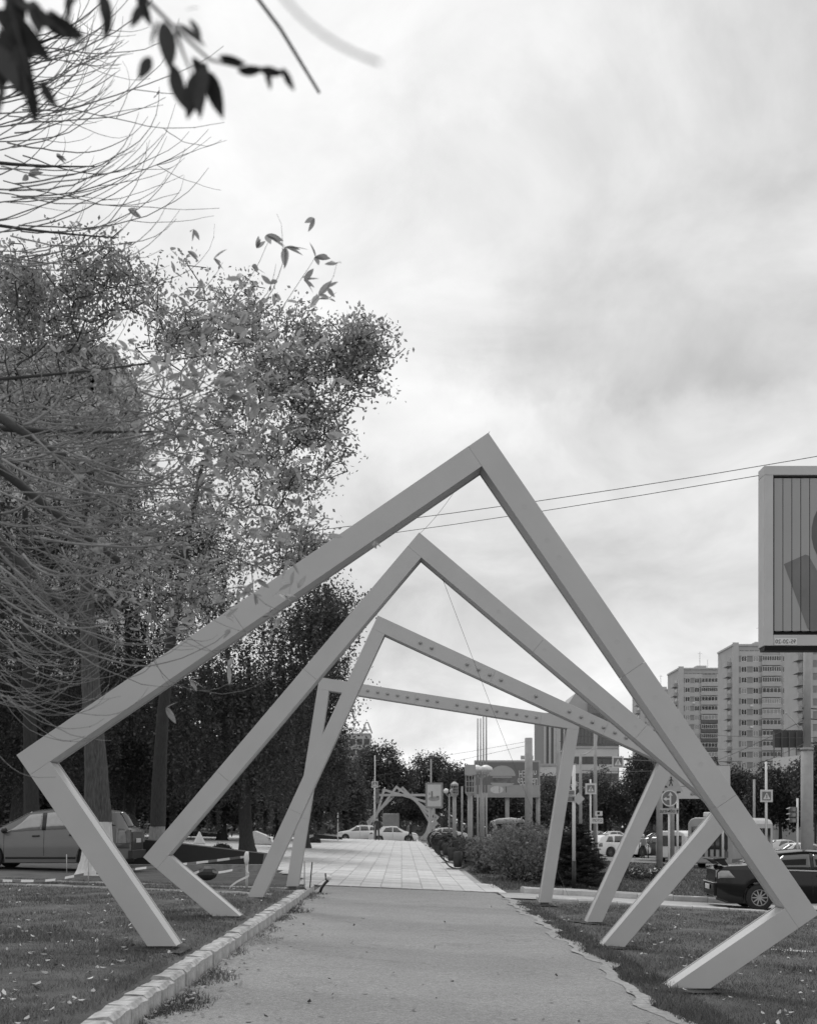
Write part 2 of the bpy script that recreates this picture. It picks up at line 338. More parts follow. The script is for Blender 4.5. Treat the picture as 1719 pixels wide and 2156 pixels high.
kerb_run('lawn_kerb', 'low grey concrete kerb crossing the left lawn under the barrier tape', [(-14, 21.6), (-6, 20.9), (-2.3, 20.3)], 0.9, 0.14, 0.03, mat('old_concrete', 0.28, 0.9, 0.25, 6, 0.4, 40), 0.006, zf=lambda x, y: float(LZ(x, y)))
kerb_run('lawn_kerb', 'second low kerb behind the first on the left lawn near the planter', [(-9, 24.6), (-2.4, 24.0)], 0.9, 0.14, 0.03, mat('old_concrete', 0.28), 0.006, zf=lambda x, y: float(LZ(x, y)))
kerb_run('plaza_kerb', 'thin dark drain strip where asphalt path meets the paved plaza', [(-1.9, 26.9), (2.3, 27.05)], 0.7, 0.12, 0.025, mat('dark_drain', 0.14, 0.9, 0.3, 9), 0.003)
kerb_run('road_kerb', 'white kerb by the junction where the cyclist waits', [(15.5, 75.5), (19.5, 78)], 1.0, 0.3, 0.16, M_CONC, 0.004)
kerb_run('far_path_kerb', 'pale kerb beside the far path under the distant arches', [(1.5, 90), (1.55, 112), (2.1, 160)], 2.0, 0.16, 0.1, M_CONC, 0.004)
# half-buried kerb stone beyond the near arch on the right lawn
o = MB().box((0,0,0), (1.6,.25,.12)).build('stray_kerb_stone', M_CONC); o.location = (5.5, 17.0, g(6.2, 17)-.10); o.rotation_euler = (0, .06, .05); bevel(o, .02)
tag(o, 'half buried concrete kerb stone in the right lawn beside the nearest arch', 'kerb stone')
# ------------------------------------------------------------------ the steel arches
M_STEEL = mat('grey_painted_steel', 0.49, 0.5, 0.07, 1.3, 0.04, 120, detail=9)
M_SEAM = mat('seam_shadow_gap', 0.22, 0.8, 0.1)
M_BULB = mat('bulb_glass', 0.30, 0.15, 0.05, ior=1.8)
M_PLATE = mat('rusty_base_plate', 0.12, 0.8, 0.3, 20)
def clip(poly, zmin):
    """keep the part of an x-z polygon above zmin"""
    out = []
    for (a, b) in zip(poly, poly[1:] + poly[:1]):
        ia, ib = a[1] >= zmin, b[1] >= zmin
        if ia: out.append(a)
        if ia != ib:
            t = (zmin - a[1]) / (b[1] - a[1]); out.append((a[0] + (b[0]-a[0])*t, zmin))
    return out
bulb_me = MB().lathe([(.030, 0), (.030, .012), (.026, .022), (.016, .034), (1e-5, .040)], 12, axis='y').mesh('bulb', M_BULB, True)
SOCKET = MB().lathe([(.024, -.0015), (.024, .004)], 12, axis='y').mesh('lamp_socket', mat('socket_cover', .47, .6))
def arch(label, px, py, Y, adeg, su, sv, w=0.24, d=0.30, fl=None, fr=None, seams_r=(), seams_l=(), bulbs=(), group=None, detail=True, sockets=()):
    P = at(px, py, Y); a = R(adeg); u = Vector((math.cos(a), -math.sin(a))); v = Vector((-math.sin(a), -math.cos(a)))
    root = thing('steel_arch', label, 'arch', (P.x, Y, g(0, Y)), 0, group); P0 = Vector((0, P.z - g(0, Y)))
    uv = lambda s, t: tuple(P0 + u*s + v*t)
    zl, zr = fl - root.location.z + .035, fr - root.location.z + .035
    gp = 0.0010
    def member(name, s0, s1, t0, t1, cuts, along, zmin):
        edges = [s0 if along == 'u' else t0] + list(cuts) + [s1 if along == 'u' else t1]
        for e0, e1 in zip(edges[:-1], edges[1:]):
            e0 += gp; e1 -= gp
            rect = [uv(e0, t0), uv(e1, t0), uv(e1, t1), uv(e0, t1)] if along == 'u' else [uv(s0, e0), uv(s1, e0), uv(s1, e1), uv(s0, e1)]
            ins = 0.010
            rin = [uv(e0, t0+ins), uv(e1, t0+ins), uv(e1, t1-ins), uv(e0, t1-ins)] if along == 'u' else [uv(s0+ins, e0), uv(s1-ins, e0), uv(s1-ins, e1), uv(s0+ins, e1)]
            p = clip(rect, zmin)
            if len(p) < 3: continue
            b = MB(); b.prism(p, 0, .014); b.prism(clip(rin, zmin), .014, d - .014); b.prism(p, d - .014, d)
            bevel(b.build(name, M_STEEL, root), .002)
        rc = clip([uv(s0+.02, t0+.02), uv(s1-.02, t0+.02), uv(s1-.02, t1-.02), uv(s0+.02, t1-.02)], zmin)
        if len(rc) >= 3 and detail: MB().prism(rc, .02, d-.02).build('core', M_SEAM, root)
    member('beam', 0, su, 0, w, seams_r, 'u', -9)
    member('beam', 0, w, w, sv, seams_l, 'v', zl)
    far_l = uv(0, sv); 
    if far_l[1] > zl: member('leg', w, su, sv - w, sv, (), 'u', zl)
    member('leg', su - w, su, w, sv, (), 'v', zr)
    for (x0, x1, z) in feet(uv, su, sv, w, zl, zr):
        MB().box((x0+.05, .03, z-.10), (x1-.05, d-.03, z-.001)).build('base_plate', M_PLATE, root)
    for s in bulbs:
        o = link('bulb', bulb_me, root); q = uv(s, w*.5); o.location = (q[0], -.0, q[1]); o.scale = (1, -1, 1)
    for s in sockets:
        o = link('lamp_socket', SOCKET, root); q = uv(s, w*.5); o.location = (q[0], 0, q[1])
    return root
def feet(uv, su, sv, w, zl, zr):
    def cross(p, q, z):
        if (p[1]-z)*(q[1]-z) > 0: return None
        t = (z-p[1])/(q[1]-p[1]); return p[0] + (q[0]-p[0])*t
    res = []
    if uv(0, sv)[1] > zl: a, b = cross(uv(w, sv-w), uv(su, sv-w), zl), cross(uv(w, sv), uv(su, sv), zl)
    else: a, b = cross(uv(0, w), uv(0, sv), zl), cross(uv(w, w), uv(w, sv), zl)
    if a is not None and b is not None: res.append((min(a, b), max(a, b), zl))
    a, b = cross(uv(su-w, w), uv(su-w, sv), zr), cross(uv(su, w), uv(su, sv), zr)
    if a is not None and b is not None: res.append((min(a, b), max(a, b), zr))
    return res
GA = 'steel square arches over the path'
arch('nearest and largest grey steel arch, peak highest, over the path', 1027, 910, 11.3, 55.6, 5.79, 5.66, fl=sz(1999, 11.3), fr=sz(2088, 11.3), seams_r=(2.75, 4.35), seams_l=(3.1,), sockets=(.81, 1.21, 1.42, 2.43, 2.65, 3.1, 3.47, 3.9, 4.3), group=GA)
arch('second grey steel arch from the camera, tilted square with no lamps', 882, 1120, 15.3, 40.3, 5.70, 5.72, fl=sz(1934, 15.3), fr=sz(2000, 15.3), seams_r=(2.2, 4.0), seams_l=(2.4, 4.2), sockets=(1.5, 2.3, 3.1, 3.5, 3.9), group=GA)
arch('third grey steel arch with a sloping row of round lamps', 795, 1295, 19.3, 24.8, 5.62, 5.7, fl=sz(1893, 19.3), fr=sz(1945, 19.3), seams_r=(2.2, 4.3), seams_l=(3.6,),
     bulbs=[.85, 1.06, 1.72, 1.93, 2.14, 2.35, 3.0, 3.62, 3.84, 4.05, 4.26, 4.47, 4.68, 4.9], group=GA)
arch('fourth grey steel arch with nearly level beam and a full row of lamps', 672, 1425, 23.3, 9.0, 5.40, 5.6, fl=sz(1869, 23.3), fr=sz(1903, 23.3), seams_r=(2.0, 4.6), seams_l=(2.9,),
     bulbs=[.2 + .205*k for k in range(3, 12)] + [.2 + .205*k for k in range(13, 22)], group=GA)
# the second set, across the crossing road
ctr = Vector((0.05, 1.75)); half = 2.85
names = ['first', 'second', 'third', 'fourth', 'fifth']
for k, (ad, yy) in enumerate([(0, 114), (16, 118), (36, 122), (46, 126), (59, 130)]):
    a = R(ad); u = Vector((math.cos(a), -math.sin(a))); v = Vector((-math.sin(a), -math.cos(a))); p = ctr - (u + v)*half
    pxx, pyy = CX + p.x/yy*FPX, HZ - (p.y + .1 - CH)/yy*FPX
    arch('%s frame from the front of the distant arches across the road' % names[k], pxx, pyy, yy, ad, 5.7, 5.7, fl=g(-2, yy)+.02, fr=g(2, yy)+.02, detail=False, group='distant steel arches across the road')
# thin guy wire between the arch tips
def wire(name, label, pts, r, m, cat='cable', group=None, n=4):
    p0 = Vector(pts[0]); o = MB().tube([Vector(p)-p0 for p in pts], r, n).build(name, m); o.location = p0; return tag(o, label, cat, group)
M_WIRE = mat('thin_wire', 0.10, 0.6)
def sag(a, b, s, n=14): return [a.lerp(b, t) - Vector((0, 0, s*4*t*(1-t))) for t in [i/(n-1) for i in range(n)]]
wire('guy_wire', 'hair thin wire between the peaks of the nearest two arches', sag(at(1030, 908, 11.45), at(884, 1122, 15.4), .1), .0022, M_WIRE)
wire('guy_wire', 'hair thin wire from second arch down behind the fourth arch', sag(at(930, 1215, 15.5), at(1195, 1885, 26.5), .1), .003, M_WIRE)
# ------------------------------------------------------------------ buildings
M_PANEL = mat('panel_concrete', 0.40, 0.85, 0.10, 0.4, 0.0)
M_PANEL2 = mat('panel_concrete_light', 0.47, 0.85, 0.08, 0.4)
M_BRICKP = mat('brick_pier_strip', 0.27, 0.9, 0.12, 0.8)
M_DARKP = mat('dark_balcony_sheet', 0.13, 0.8, 0.15, 1.0)
M_FRAME = mat('white_window_frame', 0.72, 0.5, 0.05)
M_GLASS = mat('window_glass', 0.045, 0.12, 0.3, 0.9, ior=1.6)
M_GLASS2 = mat('window_curtained', 0.30, 0.3, 0.3, 0.9, ior=1.6)
M_ROOF = mat('bitumen_roof', 0.15, 0.9)
def window_meshes(w, h, panes):
    """frame standing 4 cm proud, glass a little recessed inside it"""
    f = MB(); t = 0.11
    f.box((-w/2, -.05, 0), (w/2, .02, t)); f.box((-w/2, -.05, h-t), (w/2, .02, h)); f.box((-w/2, -.05, t), (-w/2+t, .02, h-t)); f.box((w/2-t, -.05, t), (w/2, .02, h-t))
    for k in range(1, panes):
        x = -w/2 + w*k/panes; f.box((x-.05, -.045, t), (x+.05, .02, h-t))
    p = MB().box((-w/2+t*.5, -.03, t*.5), (w/2-t*.5, .015, h-t*.5))
    return f.mesh('window', M_FRAME), p.mesh('pane', M_GLASS), p.mesh('pane', M_GLASS2)
WM = {k: window_meshes(*k) for k in [(1.45, 1.5, 2), (1.2, 1.5, 2), (4.9, 1.35, 8), (4.9, 1.35, 5), (2.4, 1.35, 4)]}
def put_window(root, key, x, y, z, curtain=False):
    f, p, p2 = WM[key]; o = link('window', f, root); o.location = (x, y, z); q = link('pane', p2 if curtain else p, o)
AC = MB().box((-.4, -.35, 0), (.4, 0, .55)).mesh('air_conditioner', M_FRAME)
def tower_block(label, x, Y, wid, floors, zbase, fh=2.8, dep=14, seed=0, dark_balconies=False):
    r = random.Random(seed); root = thing('apartment_block', label, 'building', (x, Y, zbase), 0, 'grey panel apartment towers')
    H = floors*fh + 2.4
    MB().box((0, 0, 0), (wid, dep, H)).build('wall', M_PANEL, root)
    MB().box((-.05, -.35, 0), (1.5, -.003, H + .9)).box((wid-.9, -.3, 0), (wid+.02, -.003, H+.3)).build('pier', M_PANEL2, root)
    MB().box((-.2, -.25, H), (wid+.2, -.0, H+.5)).box((-.2, 0, H), (0, dep+.2, H+.5)).box((wid, 0, H), (wid+.2, dep+.2, H+.5)).build('parapet', M_PANEL2, root)
    MB().box((1, 1, H), (wid-1, dep-1, H+.15)).build('roof', M_ROOF, root)
    hb = MB(); 
    for k in range(10): hb.box((1.8 + k*(wid-3)/10, -.04, H-1.5), (1.8 + (k+.8)*(wid-3)/10, .02, H-1.15))
    hb.build('attic_vents', M_ROOF, root)
    MB().box((wid*.42, 3, H), (wid*.62, 7, H+1.6)).build('lift_house', M_PANEL2, root)
    MB().tube([(wid*.5, 4, H+1.6), (wid*.5, 4, H+6)], .06, 5).tube([(wid*.5-.7, 4, H+5.4), (wid*.5+.7, 4, H+5.4)], .04, 4).build('antenna', M_ROOF, root)
    MB().tube([(wid*.66, 4, H), (wid*.66, 4, H+3.6)], .05, 5).build('antenna', M_ROOF, root)
    bw2 = {}
    def band(nm, m, xa, xb, y0, h, z):
        key = (nm, round(xb-xa, 3))
        if key not in bw2: bw2[key] = MB().box((0, y0, 0), (xb-xa, -.003, h)).mesh(nm, m)
        o = link(nm, bw2[key], root); o.location = (xa, 0, z)
    for fl in range(floors):
        z = fl*fh + 0.2
        for (xa, xb) in ((1.5, wid*.48), (wid*.76, wid-.9)): band('facade_panel', M_PANEL2, xa, xb, -.16, fh-1.56, z+2.4); band('brick_strip', M_BRICKP, xa, xb, -.05, 1.53, z+.86)
        put_window(root, (1.45, 1.5, 2), wid*.18, -.06, z + .88, r.random() < .35)
        put_window(root, (1.45, 1.5, 2), wid*.37, -.06, z + .88, r.random() < .35)
        put_window(root, (1.2, 1.5, 2), wid*.84, -.06, z + .88, r.random() < .4)
        put_window(root, r.choice([(4.9, 1.35, 8), (4.9, 1.35, 5)]), wid*.62, -.55, z + 1.03, r.random() < .3)
        lo = MB().box((wid*.62-2.6, -.6, z - .1), (wid*.62+2.6, -.003, z + 1.0)).build('balcony', M_DARKP if (dark_balconies and r.random() < .6) else M_PANEL2, root)
        # side balconies on the end wall that looks towards the street
        sb = MB().box((-1.15, 1.2, z - .1), (-.003, 5.2, z + .05)).box((-1.15, 1.2, z + .05), (-1.05, 5.2, z + 1.05)).box((-1.05, 1.2, z+.05), (-.003, 1.3, z+1.05)).box((-1.05, 5.1, z+.05), (-.003, 5.2, z+1.05)).build('balcony', M_PANEL, root)
        MB().box((-.04, 1.9, z + .1), (-.002, 4.4, z + 2.2)).build('window', M_GLASS, root)
        if r.random() < .25:
            o = link('air_conditioner', AC, root); o.location = (wid*(.3 if r.random() < .5 else .84), -.17, z + .25)
    return root
zb = -1.2
def hfl(py, Y): return max(3, int((sz(py, Y) - zb - 2.4)/2.8))
tower_block('tallest apartment tower right of the near arch, above the dark hoarding', sx(1541, 300), 300, pm(130, 300), hfl(1338, 300), zb, seed=1)
tower_block('apartment tower cut by the right edge, behind the lamp post', sx(1694, 250), 250, 18, hfl(1280, 250), zb, seed=2)
tower_block('mid height apartment tower left of the tallest one, with dark balconies', sx(1427, 345), 345, pm(104, 345), hfl(1402, 345), zb, seed=3, dark_balconies=True)
tower_block('lowest apartment tower at the far left of the row of towers', sx(1347, 398), 398, pm(84, 398)+2, hfl(1445, 398), zb, seed=4)

# glass office tower with pointed gable
def glass_tower():
    Y = 235; x0, x1 = sx(1143, Y), sx(1297, Y); zt = sz(1500, Y); root = thing('office_tower', 'dark glass office tower with pointed roof behind the fourth arch', 'building', (x0, Y, zb)); W = x1-x0; H = zt-zb
    MB().box((0, 0, 0), (W, 16, H)).build('wall', mat('tower_wall', 0.2, .7), root)
    # left third: vertical ribs, right part: gridded glass
    for k in range(5):
        MB().box((W*.33*k/5+.05, -.5, 0), (W*.33*k/5+W*.033, -.002, H-.5)).build('rib', M_PANEL2, root)
    nx, nz = 13, 16; gx0 = W*.36
    for a in range(nx):
        for b in range(8, nz):
            xa, xb = gx0 + (W-gx0)*a/nx, gx0 + (W-gx0)*(a+1)/nx; za, zb_ = H*b/nz, H*(b+1)/nz
            o = link('pane', PANE, root); o.location = (xa+.06, -.06 - rnd.random()*.03, za+.06); o.scale = (xb-xa-.12, 1, zb_-za-.12); o.rotation_euler = (rnd.gauss(0,.01), 0, rnd.gauss(0,.01))
    MB().prism([(W*.26, H+.02), (W*.70, H+.02), (W*.70, H+2.4), (W*.45, H+4.2)], 1, 15).build('gable_roof', M_PANEL, root)
    MB().box((W*.62, .5, H+.02), (W, 15, H+2.2)).build('roof_storey', mat('tower_wall', .2), root)
    MB().box((-.5, -6, 0), (W*.33, -.6, 3)).build('podium', M_PANEL2, root)
PANE = MB().box((0, -.05, 0), (1, 0, 1)).mesh('pane', mat('tower_glass', 0.07, .15, .35, .25, ior=1.7))
glass_tower()

def slab(name, label, px0, px1, pytop, Y, dep, wallv, wins=None, pybot=1800, cat='building', gl=M_GLASS):
    x0, x1 = sx(px0, Y), sx(px1, Y); z0 = min(sz(pybot, Y), zb); z1 = sz(pytop, Y); root = thing(name, label, cat, (x0, Y, z0)); W, H = x1-x0, z1-z0
    MB().box((0,0,0), (W, dep, H)).build('wall', mat('wall_%s_%.2f' % (name, wallv), wallv, .85, .12, .3), root)
    MB().box((-.15,-.15,H+.002), (W+.15, dep+.15, H+.4)).build('roof', M_PANEL, root)
    if wins:
        cols, fh, ww, wh, zstart = wins; n = 0; z = H - fh*.9
        me = MB().box((0,-.03,0), (ww,.02,wh)).box((0,-.06,-.12), (ww,-.0,-.02)).mesh('window', gl)
        while z > zstart:
            for c in range(cols):
                o = link('window', me, root); o.location = (W*(c+.5)/cols - ww/2, 0, z)
            z -= fh
    return root
slab('white_office', 'white low office building behind the roadside hoarding', 1110, 1210, 1612, 190, 12, .62, (5, 3.2, 1.6, 1.2, 2))
slab('white_office', 'pale office building at the foot of the glass tower', 1200, 1300, 1575, 210, 12, .55, (6, 3.1, 1.5, 1.3, 2))
slab('white_office', 'tall narrow pale building right of the glass tower', 1282, 1302, 1545, 250, 10, .5, (2, 3.1, 1.0, 1.5, 2))
slab('housing_block', 'grey housing block half hidden behind the trees on the left', -330, 236, 742, 75, 8, .50, (14, 2.9, 1.5, 1.5, 1))
hb = slab('hotel', 'distant pale building with letters on its roof above the trees', 690, 779, 1546, 330, 12, .46, (6, 3.1, 1.6, 1.6, 10))
# roof lettering as on the roof: a big open A and smaller letters, seen from behind (mirrored)
me = text_mesh('Anadb', 2.4); o = link('lettering', me, hb, mat('sign_letters', .22, .6)); o.location = (sx(752, 330)-hb.location.x, .5, sz(1536, 330)-hb.location.z)
A = MB(); W2 = 1.9
x0 = sx(772, 330)-hb.location.x; zr_ = sz(1543, 330)-hb.location.z
for s in (-1, 1): A.tube([(x0+s*1.5, .5, zr_), (x0+s*.25, .5, zr_+3.2)], .18, 6)
A.tube([(x0-1.1, .5, zr_+1.0), (x0+1.1, .5, zr_+1.0)], .14, 6).tube([(x0-.3, .5, zr_+3.15), (x0+.3, .5, zr_+3.15)], .16, 6)
A.build('letter', mat('sign_letters', .22), hb)
# cream pavilion with sloped canopy and dark hoarding on its roof (right edge)
Y = 138; root = thing('pavilion', 'pale pavilion with slanted roof band below the dark hoarding', 'building', (sx(1632, Y), Y, -1.1))
W = 9.0
MB().box((0, .3, 0), (W, 9, sz(1615, Y)+1.1)).build('wall', mat('pavilion_wall', .30, .8), root)
MB().prism([(-.3, 7.2+1.35), (W, 7.2+2.6), (W, 7.2+4.6), (-.3, 7.2+3.6)], 0, .28).build('roof_band', mat('pavilion_band', .6, .6), root)
root = thing('roof_hoarding', 'dark rectangular hoarding in front of the tallest tower', 'hoarding', (sx(1628, 140), 140, sz(1590, 140)))
MB().box((0, .3, 1), (pm(66, 140), .5, pm(54, 140))).build('panel', mat('hoarding_dark', .055, .7, .2, 1), root)
for k in range(5):
    MB().box((pm(66,140)*k/4.2, .0, -1), (pm(66,140)*k/4.2+.08, .28, pm(50,140))).build('strut', mat('hoarding_strut', .1, .7), root)
# ------------------------------------------------------------------ trees, shrubs
M_BARK = mat('bark', 0.08, 0.95, 0.6, 5.0, 1.0, 9, stretch=(6, 6, 1.0))
M_BARKD = mat('bark_dark', 0.04, 0.95, 0.4, 6.0, 0.8, 20, stretch=(5, 5, 1))
M_WASH = mat('limewash', 0.62, 0.9, 0.22, 3.0, 0.8, 16, stretch=(5, 5, 1))
M_WASH2 = mat('old_limewash', 0.25, 0.95, 0.3, 6.0, 0.8, 16, stretch=(5, 5, 1))
LEAF = {}
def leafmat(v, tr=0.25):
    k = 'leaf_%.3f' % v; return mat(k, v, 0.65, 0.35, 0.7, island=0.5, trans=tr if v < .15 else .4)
def leaves_np(cent, spread, per, size, flat=0.0, aspect=0.55, rg=rng):
    """one rhombic leaf-sized face per leaf, spread round the cluster centres"""
    n = len(cent)*per; c = np.repeat(cent, per, 0) + rg.normal(0, 1, (n, 3))*spread
    a = rg.normal(0, 1, (n, 3)); a[:,2] *= (1-flat); a[:,2] -= 0.35; a /= np.linalg.norm(a, axis=1)[:,None]
    b = rg.normal(0, 1, (n, 3)); b -= (b*a).sum(1)[:,None]*a; b /= np.linalg.norm(b, axis=1)[:,None]
    s = (size*rg.uniform(.6, 1.3, n))[:,None]
    V = np.stack([c - a*s*.5, c + b*s*aspect*.5 + a*s*.05, c + a*s*.5, c - b*s*aspect*.5 + a*s*.05], 1).reshape(-1, 3)
    return V, np.arange(n*4).reshape(-1, 4)
def grow(nodes_seed, targets, rad_tip, step):
    """attach each target to the nearest node already grown; returns paths and how often each node is used"""
    P = [np.array(p) for p in nodes_seed]; par = [i-1 for i in range(len(P))]
    order = np.argsort(np.linalg.norm(targets - np.array(nodes_seed).mean(0), axis=1))
    arr = np.array(P)
    for i in order:
        t = targets[i]; dv = t - arr; d = np.linalg.norm(dv, axis=1) + np.maximum(0, -dv[:,2])*.8; d[0] += 3
        j = int(np.argmin(d)); a = arr[j]; n = max(1, int(np.linalg.norm(t-a)/step)); prev = j
        mid = (a+t)/2 + rng.normal(0, .06, 3)*np.linalg.norm(t-a) + np.array([0,0,-.04])*np.linalg.norm(t-a)
        new = []
        for q in range(1, n+1):
            s = q/n; p = a*(1-s)**2 + mid*2*s*(1-s) + t*s*s; P.append(p); par.append(prev); prev = len(P)-1; new.append(p)
        arr = np.vstack([arr, np.array(new)])
    cnt = np.ones(len(P))
    for k in range(len(P)-1, 0, -1): cnt[par[k]] += cnt[k]*0.55
    return arr, par, cnt
def branch_mesh(arr, par, cnt, rmin, rk, i0=1, nside=5, rmax=.3):
    rad = np.minimum(rmin + rk*np.sqrt(cnt), rmax); V = []; F = []; 
    a = arr[[par[k] for k in range(i0, len(arr))]]; b = arr[i0:]; ra = np.minimum(rad[[par[k] for k in range(i0, len(arr))]], rad[i0:]*1.35); rb = rad[i0:]
    t = b-a; t /= (np.linalg.norm(t, axis=1)[:,None]+1e-9); u = np.cross(t, [0.3, 0.9, 0.2]); u /= (np.linalg.norm(u, axis=1)[:,None]+1e-9); w = np.cross(t, u)
    ang = np.arange(nside)*2*math.pi/nside; ca, sa = np.cos(ang), np.sin(ang)
    ring = lambda p, r: p[:,None] + (u[:,None]*ca[None,:,None] + w[:,None]*sa[None,:,None])*r[:,None,None]
    VV = np.concatenate([ring(a, ra), ring(b, rb)], 1); m = len(a); base = (np.arange(m)*2*nside)[:,None]
    k = np.arange(nside); FF = np.stack([base+k, base+(k+1)%nside, base+nside+(k+1)%nside, base+nside+k], 2).reshape(-1, 4)
    return VV.reshape(-1, 3), FF
def trunk_mesh(pts, rads, n=14, ridge=0.06, seed=0):
    """tapered trunk with bark ridges and flare"""
    r = np.random.default_rng(seed); m = len(pts); V = []
    ph = r.uniform(0, 6.28, 6)
    for i, (p, rd) in enumerate(zip(pts, rads)):
        for k in range(n):
            a = 2*math.pi*k/n; q = rd*(1 + ridge*math.sin(3*a+ph[0]+i*.25) + ridge*.7*math.sin(5*a+ph[1]-i*.2) + r.normal(0, ridge*.35))
            V.append((p[0]+math.cos(a)*q, p[1]+math.sin(a)*q, p[2]))
    F = [(i*n+k, i*n+(k+1)%n, (i+1)*n+(k+1)%n, (i+1)*n+k) for i in range(m-1) for k in range(n)]
    return np.array(V), np.array(F)
def tree(name, label, px, Y, blobs, tr=.3, wash=None, leaf=.09, size=.11, per=60, ncl=220, spread=.42, top_frac=.75, lean=0.0, group=None, bark=None, washm=None, base_z=None, seed=0, rk=.0065, flare=1.6, droop=0.0, trunk_to=None, clump=0, csig=.45):
    """blobs: (pixel x, pixel y, half width px, half height px, depth offset m, weight) ellipsoids of foliage"""
    global rng
    rng = np.random.default_rng(100+seed); bark = bark or M_BARK
    x = sx(px, Y); z0 = g(x, Y) - .05 if base_z is None else base_z
    root = thing(name, label, 'tree', (x, Y, z0), 0, group); org = np.array([x, Y, z0])
    cl = []; wt = np.array([b[5] for b in blobs], float); wt /= wt.sum()
    for b, w in zip(blobs, wt):
        c = at(b[0], b[1], Y+b[4]); rx, rz = pm(b[2], Y+b[4]), pm(b[3], Y+b[4]); ry = (rx+rz)/2*1.0
        n = max(4, int(ncl*w)); d = rng.normal(0, 1, (n, 3)); d /= np.linalg.norm(d, axis=1)[:,None]; d *= (rng.uniform(.12, 1, n)**.45)[:,None]
        cl.append(np.array(c)[None] + d*np.array([rx, ry, rz]))
    cl = np.concatenate(cl)
    if clump:
        pa = cl[::clump]; cl = np.concatenate([pa] + [pa + rng.normal(0, 1, pa.shape)*csig for _ in range(clump-1)])
    cl = cl - org; cl = cl[cl[:,2] > .6]
    ztop = (trunk_to if trunk_to else cl[:,2].max()*top_frac); cxm = np.average(cl[:,0])*lean
    m = 9; ts = [i/(m-1) for i in range(m)]
    pts = [(cxm*t**1.5 + .08*math.sin(t*5+seed), .10*math.sin(t*4+seed*2), ztop*t) for t in ts]
    rads = [tr*(1-.80*t)*(1 + (flare-1)*math.exp(-t*ztop/.35)) for t in ts]
    dense = []; dr = []
    K = 40
    for k in range(K):
        t = (k/(K-1))**1.6; dense.append((cxm*t**1.5 + .08*math.sin(t*5+seed), .10*math.sin(t*4+seed*2), ztop*t)); dr.append(tr*(1-.80*t)*(1 + (flare-1)*math.exp(-t*ztop/.35)))
    if wash:
        cut = wash
        lo = [k for k in range(K) if dense[k][2] <= cut]; hi = [k for k in range(K) if k >= lo[-1]]
        V, F = trunk_mesh([dense[k] for k in lo], [dr[k]*1.004 for k in lo], seed=seed); link('limewashed_base', mesh_np('limewashed_base', V, F, True), root, washm or M_WASH)
        V, F = trunk_mesh([dense[k] for k in hi], [dr[k] for k in hi], seed=seed+1)
    else: V, F = trunk_mesh(dense, dr, seed=seed)
    link('trunk', mesh_np('trunk', V, F, True), root, bark)
    seeds = [p for p in dense if p[2] > ztop*.22]
    arr, par, cnt = grow(seeds, cl, .01, .55)
    V, F = branch_mesh(arr, par, cnt, .006, rk, i0=len(seeds), rmax=tr*.6); link('branches', mesh_np('branches', V, F, True), root, bark)['kind'] = 'stuff'
    V, F = leaves_np(cl, np.array([spread, spread, spread*.8]), per, size)
    if droop:
        # hanging strands below each cluster
        n = len(cl); kk = 26; s = np.repeat(cl + rng.normal(0, .3, (n, 3)), kk, 0); s[:,2] -= np.tile(np.linspace(0, droop, kk), n)*np.repeat(rng.uniform(.4, 1.2, n), kk)
        V2, F2 = leaves_np(s, np.array([.06, .06, .03]), 3, size*1.2, aspect=.28); F = np.concatenate([F, F2+len(V)]); V = np.concatenate([V, V2])
    c = link('crown', mesh_np('crown', V, F), root, leafmat(leaf))
    return root
GT = 'park trees on the left'
tree('park_tree', 'tree with whitewashed trunk base in front of the parked crossover', 200, 29.2,
     [(120, 640, 110, 110, 0, 1.0), (230, 590, 60, 70, 0, .5), (40, 600, 60, 70, 1, .5), (60, 860, 90, 120, 1, .6), (200, 900, 120, 130, -1, .7), (120, 1150, 160, 150, 0, .3), (300, 1120, 130, 150, 0, .35), (380, 1250, 110, 120, 1, .25)],
     tr=.36, wash=1.55, leaf=.33, size=.13, per=13, ncl=1250, spread=.18, clump=10, csig=.32, top_frac=.8, group=GT, seed=1, flare=1.75, trunk_to=10.5, lean=.35)
tree('park_tree', 'tall tree reaching right over the path, dim trunk beside the crossover', 327, 36.5,
     [(700, 760, 110, 110, 0, 1.6), (600, 750, 110, 100, 0, 1.3), (380, 660, 100, 90, 0, 1.0), (480, 680, 80, 80, 1, .8), (760, 730, 55, 45, 0, .6), (520, 860, 160, 110, 0, 1.5), (660, 930, 70, 70, 0, .8), (560, 1050, 130, 120, -1, 1.2), (630, 1140, 60, 70, 0, .7), (400, 980, 130, 130, 1, .7), (450, 1250, 160, 130, 1, .5)],
     tr=.27, wash=1.25, washm=M_WASH2, leaf=.34, size=.15, per=13, ncl=1900, spread=.20, clump=10, csig=.34, group=GT, seed=2, lean=.4, trunk_to=13, bark=M_BARKD)
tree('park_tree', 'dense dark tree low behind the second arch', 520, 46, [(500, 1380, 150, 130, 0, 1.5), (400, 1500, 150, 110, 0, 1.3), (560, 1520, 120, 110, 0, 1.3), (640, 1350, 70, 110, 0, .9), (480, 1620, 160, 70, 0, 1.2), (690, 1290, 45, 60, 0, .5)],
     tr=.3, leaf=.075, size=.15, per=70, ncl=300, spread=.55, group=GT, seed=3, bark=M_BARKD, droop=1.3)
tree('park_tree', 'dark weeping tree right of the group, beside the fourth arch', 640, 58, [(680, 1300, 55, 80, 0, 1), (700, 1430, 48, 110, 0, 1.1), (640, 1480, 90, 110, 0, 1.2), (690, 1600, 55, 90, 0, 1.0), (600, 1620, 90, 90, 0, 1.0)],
     tr=.3, leaf=.07, size=.16, per=60, ncl=240, spread=.55, group=GT, seed=4, bark=M_BARKD, droop=1.8)
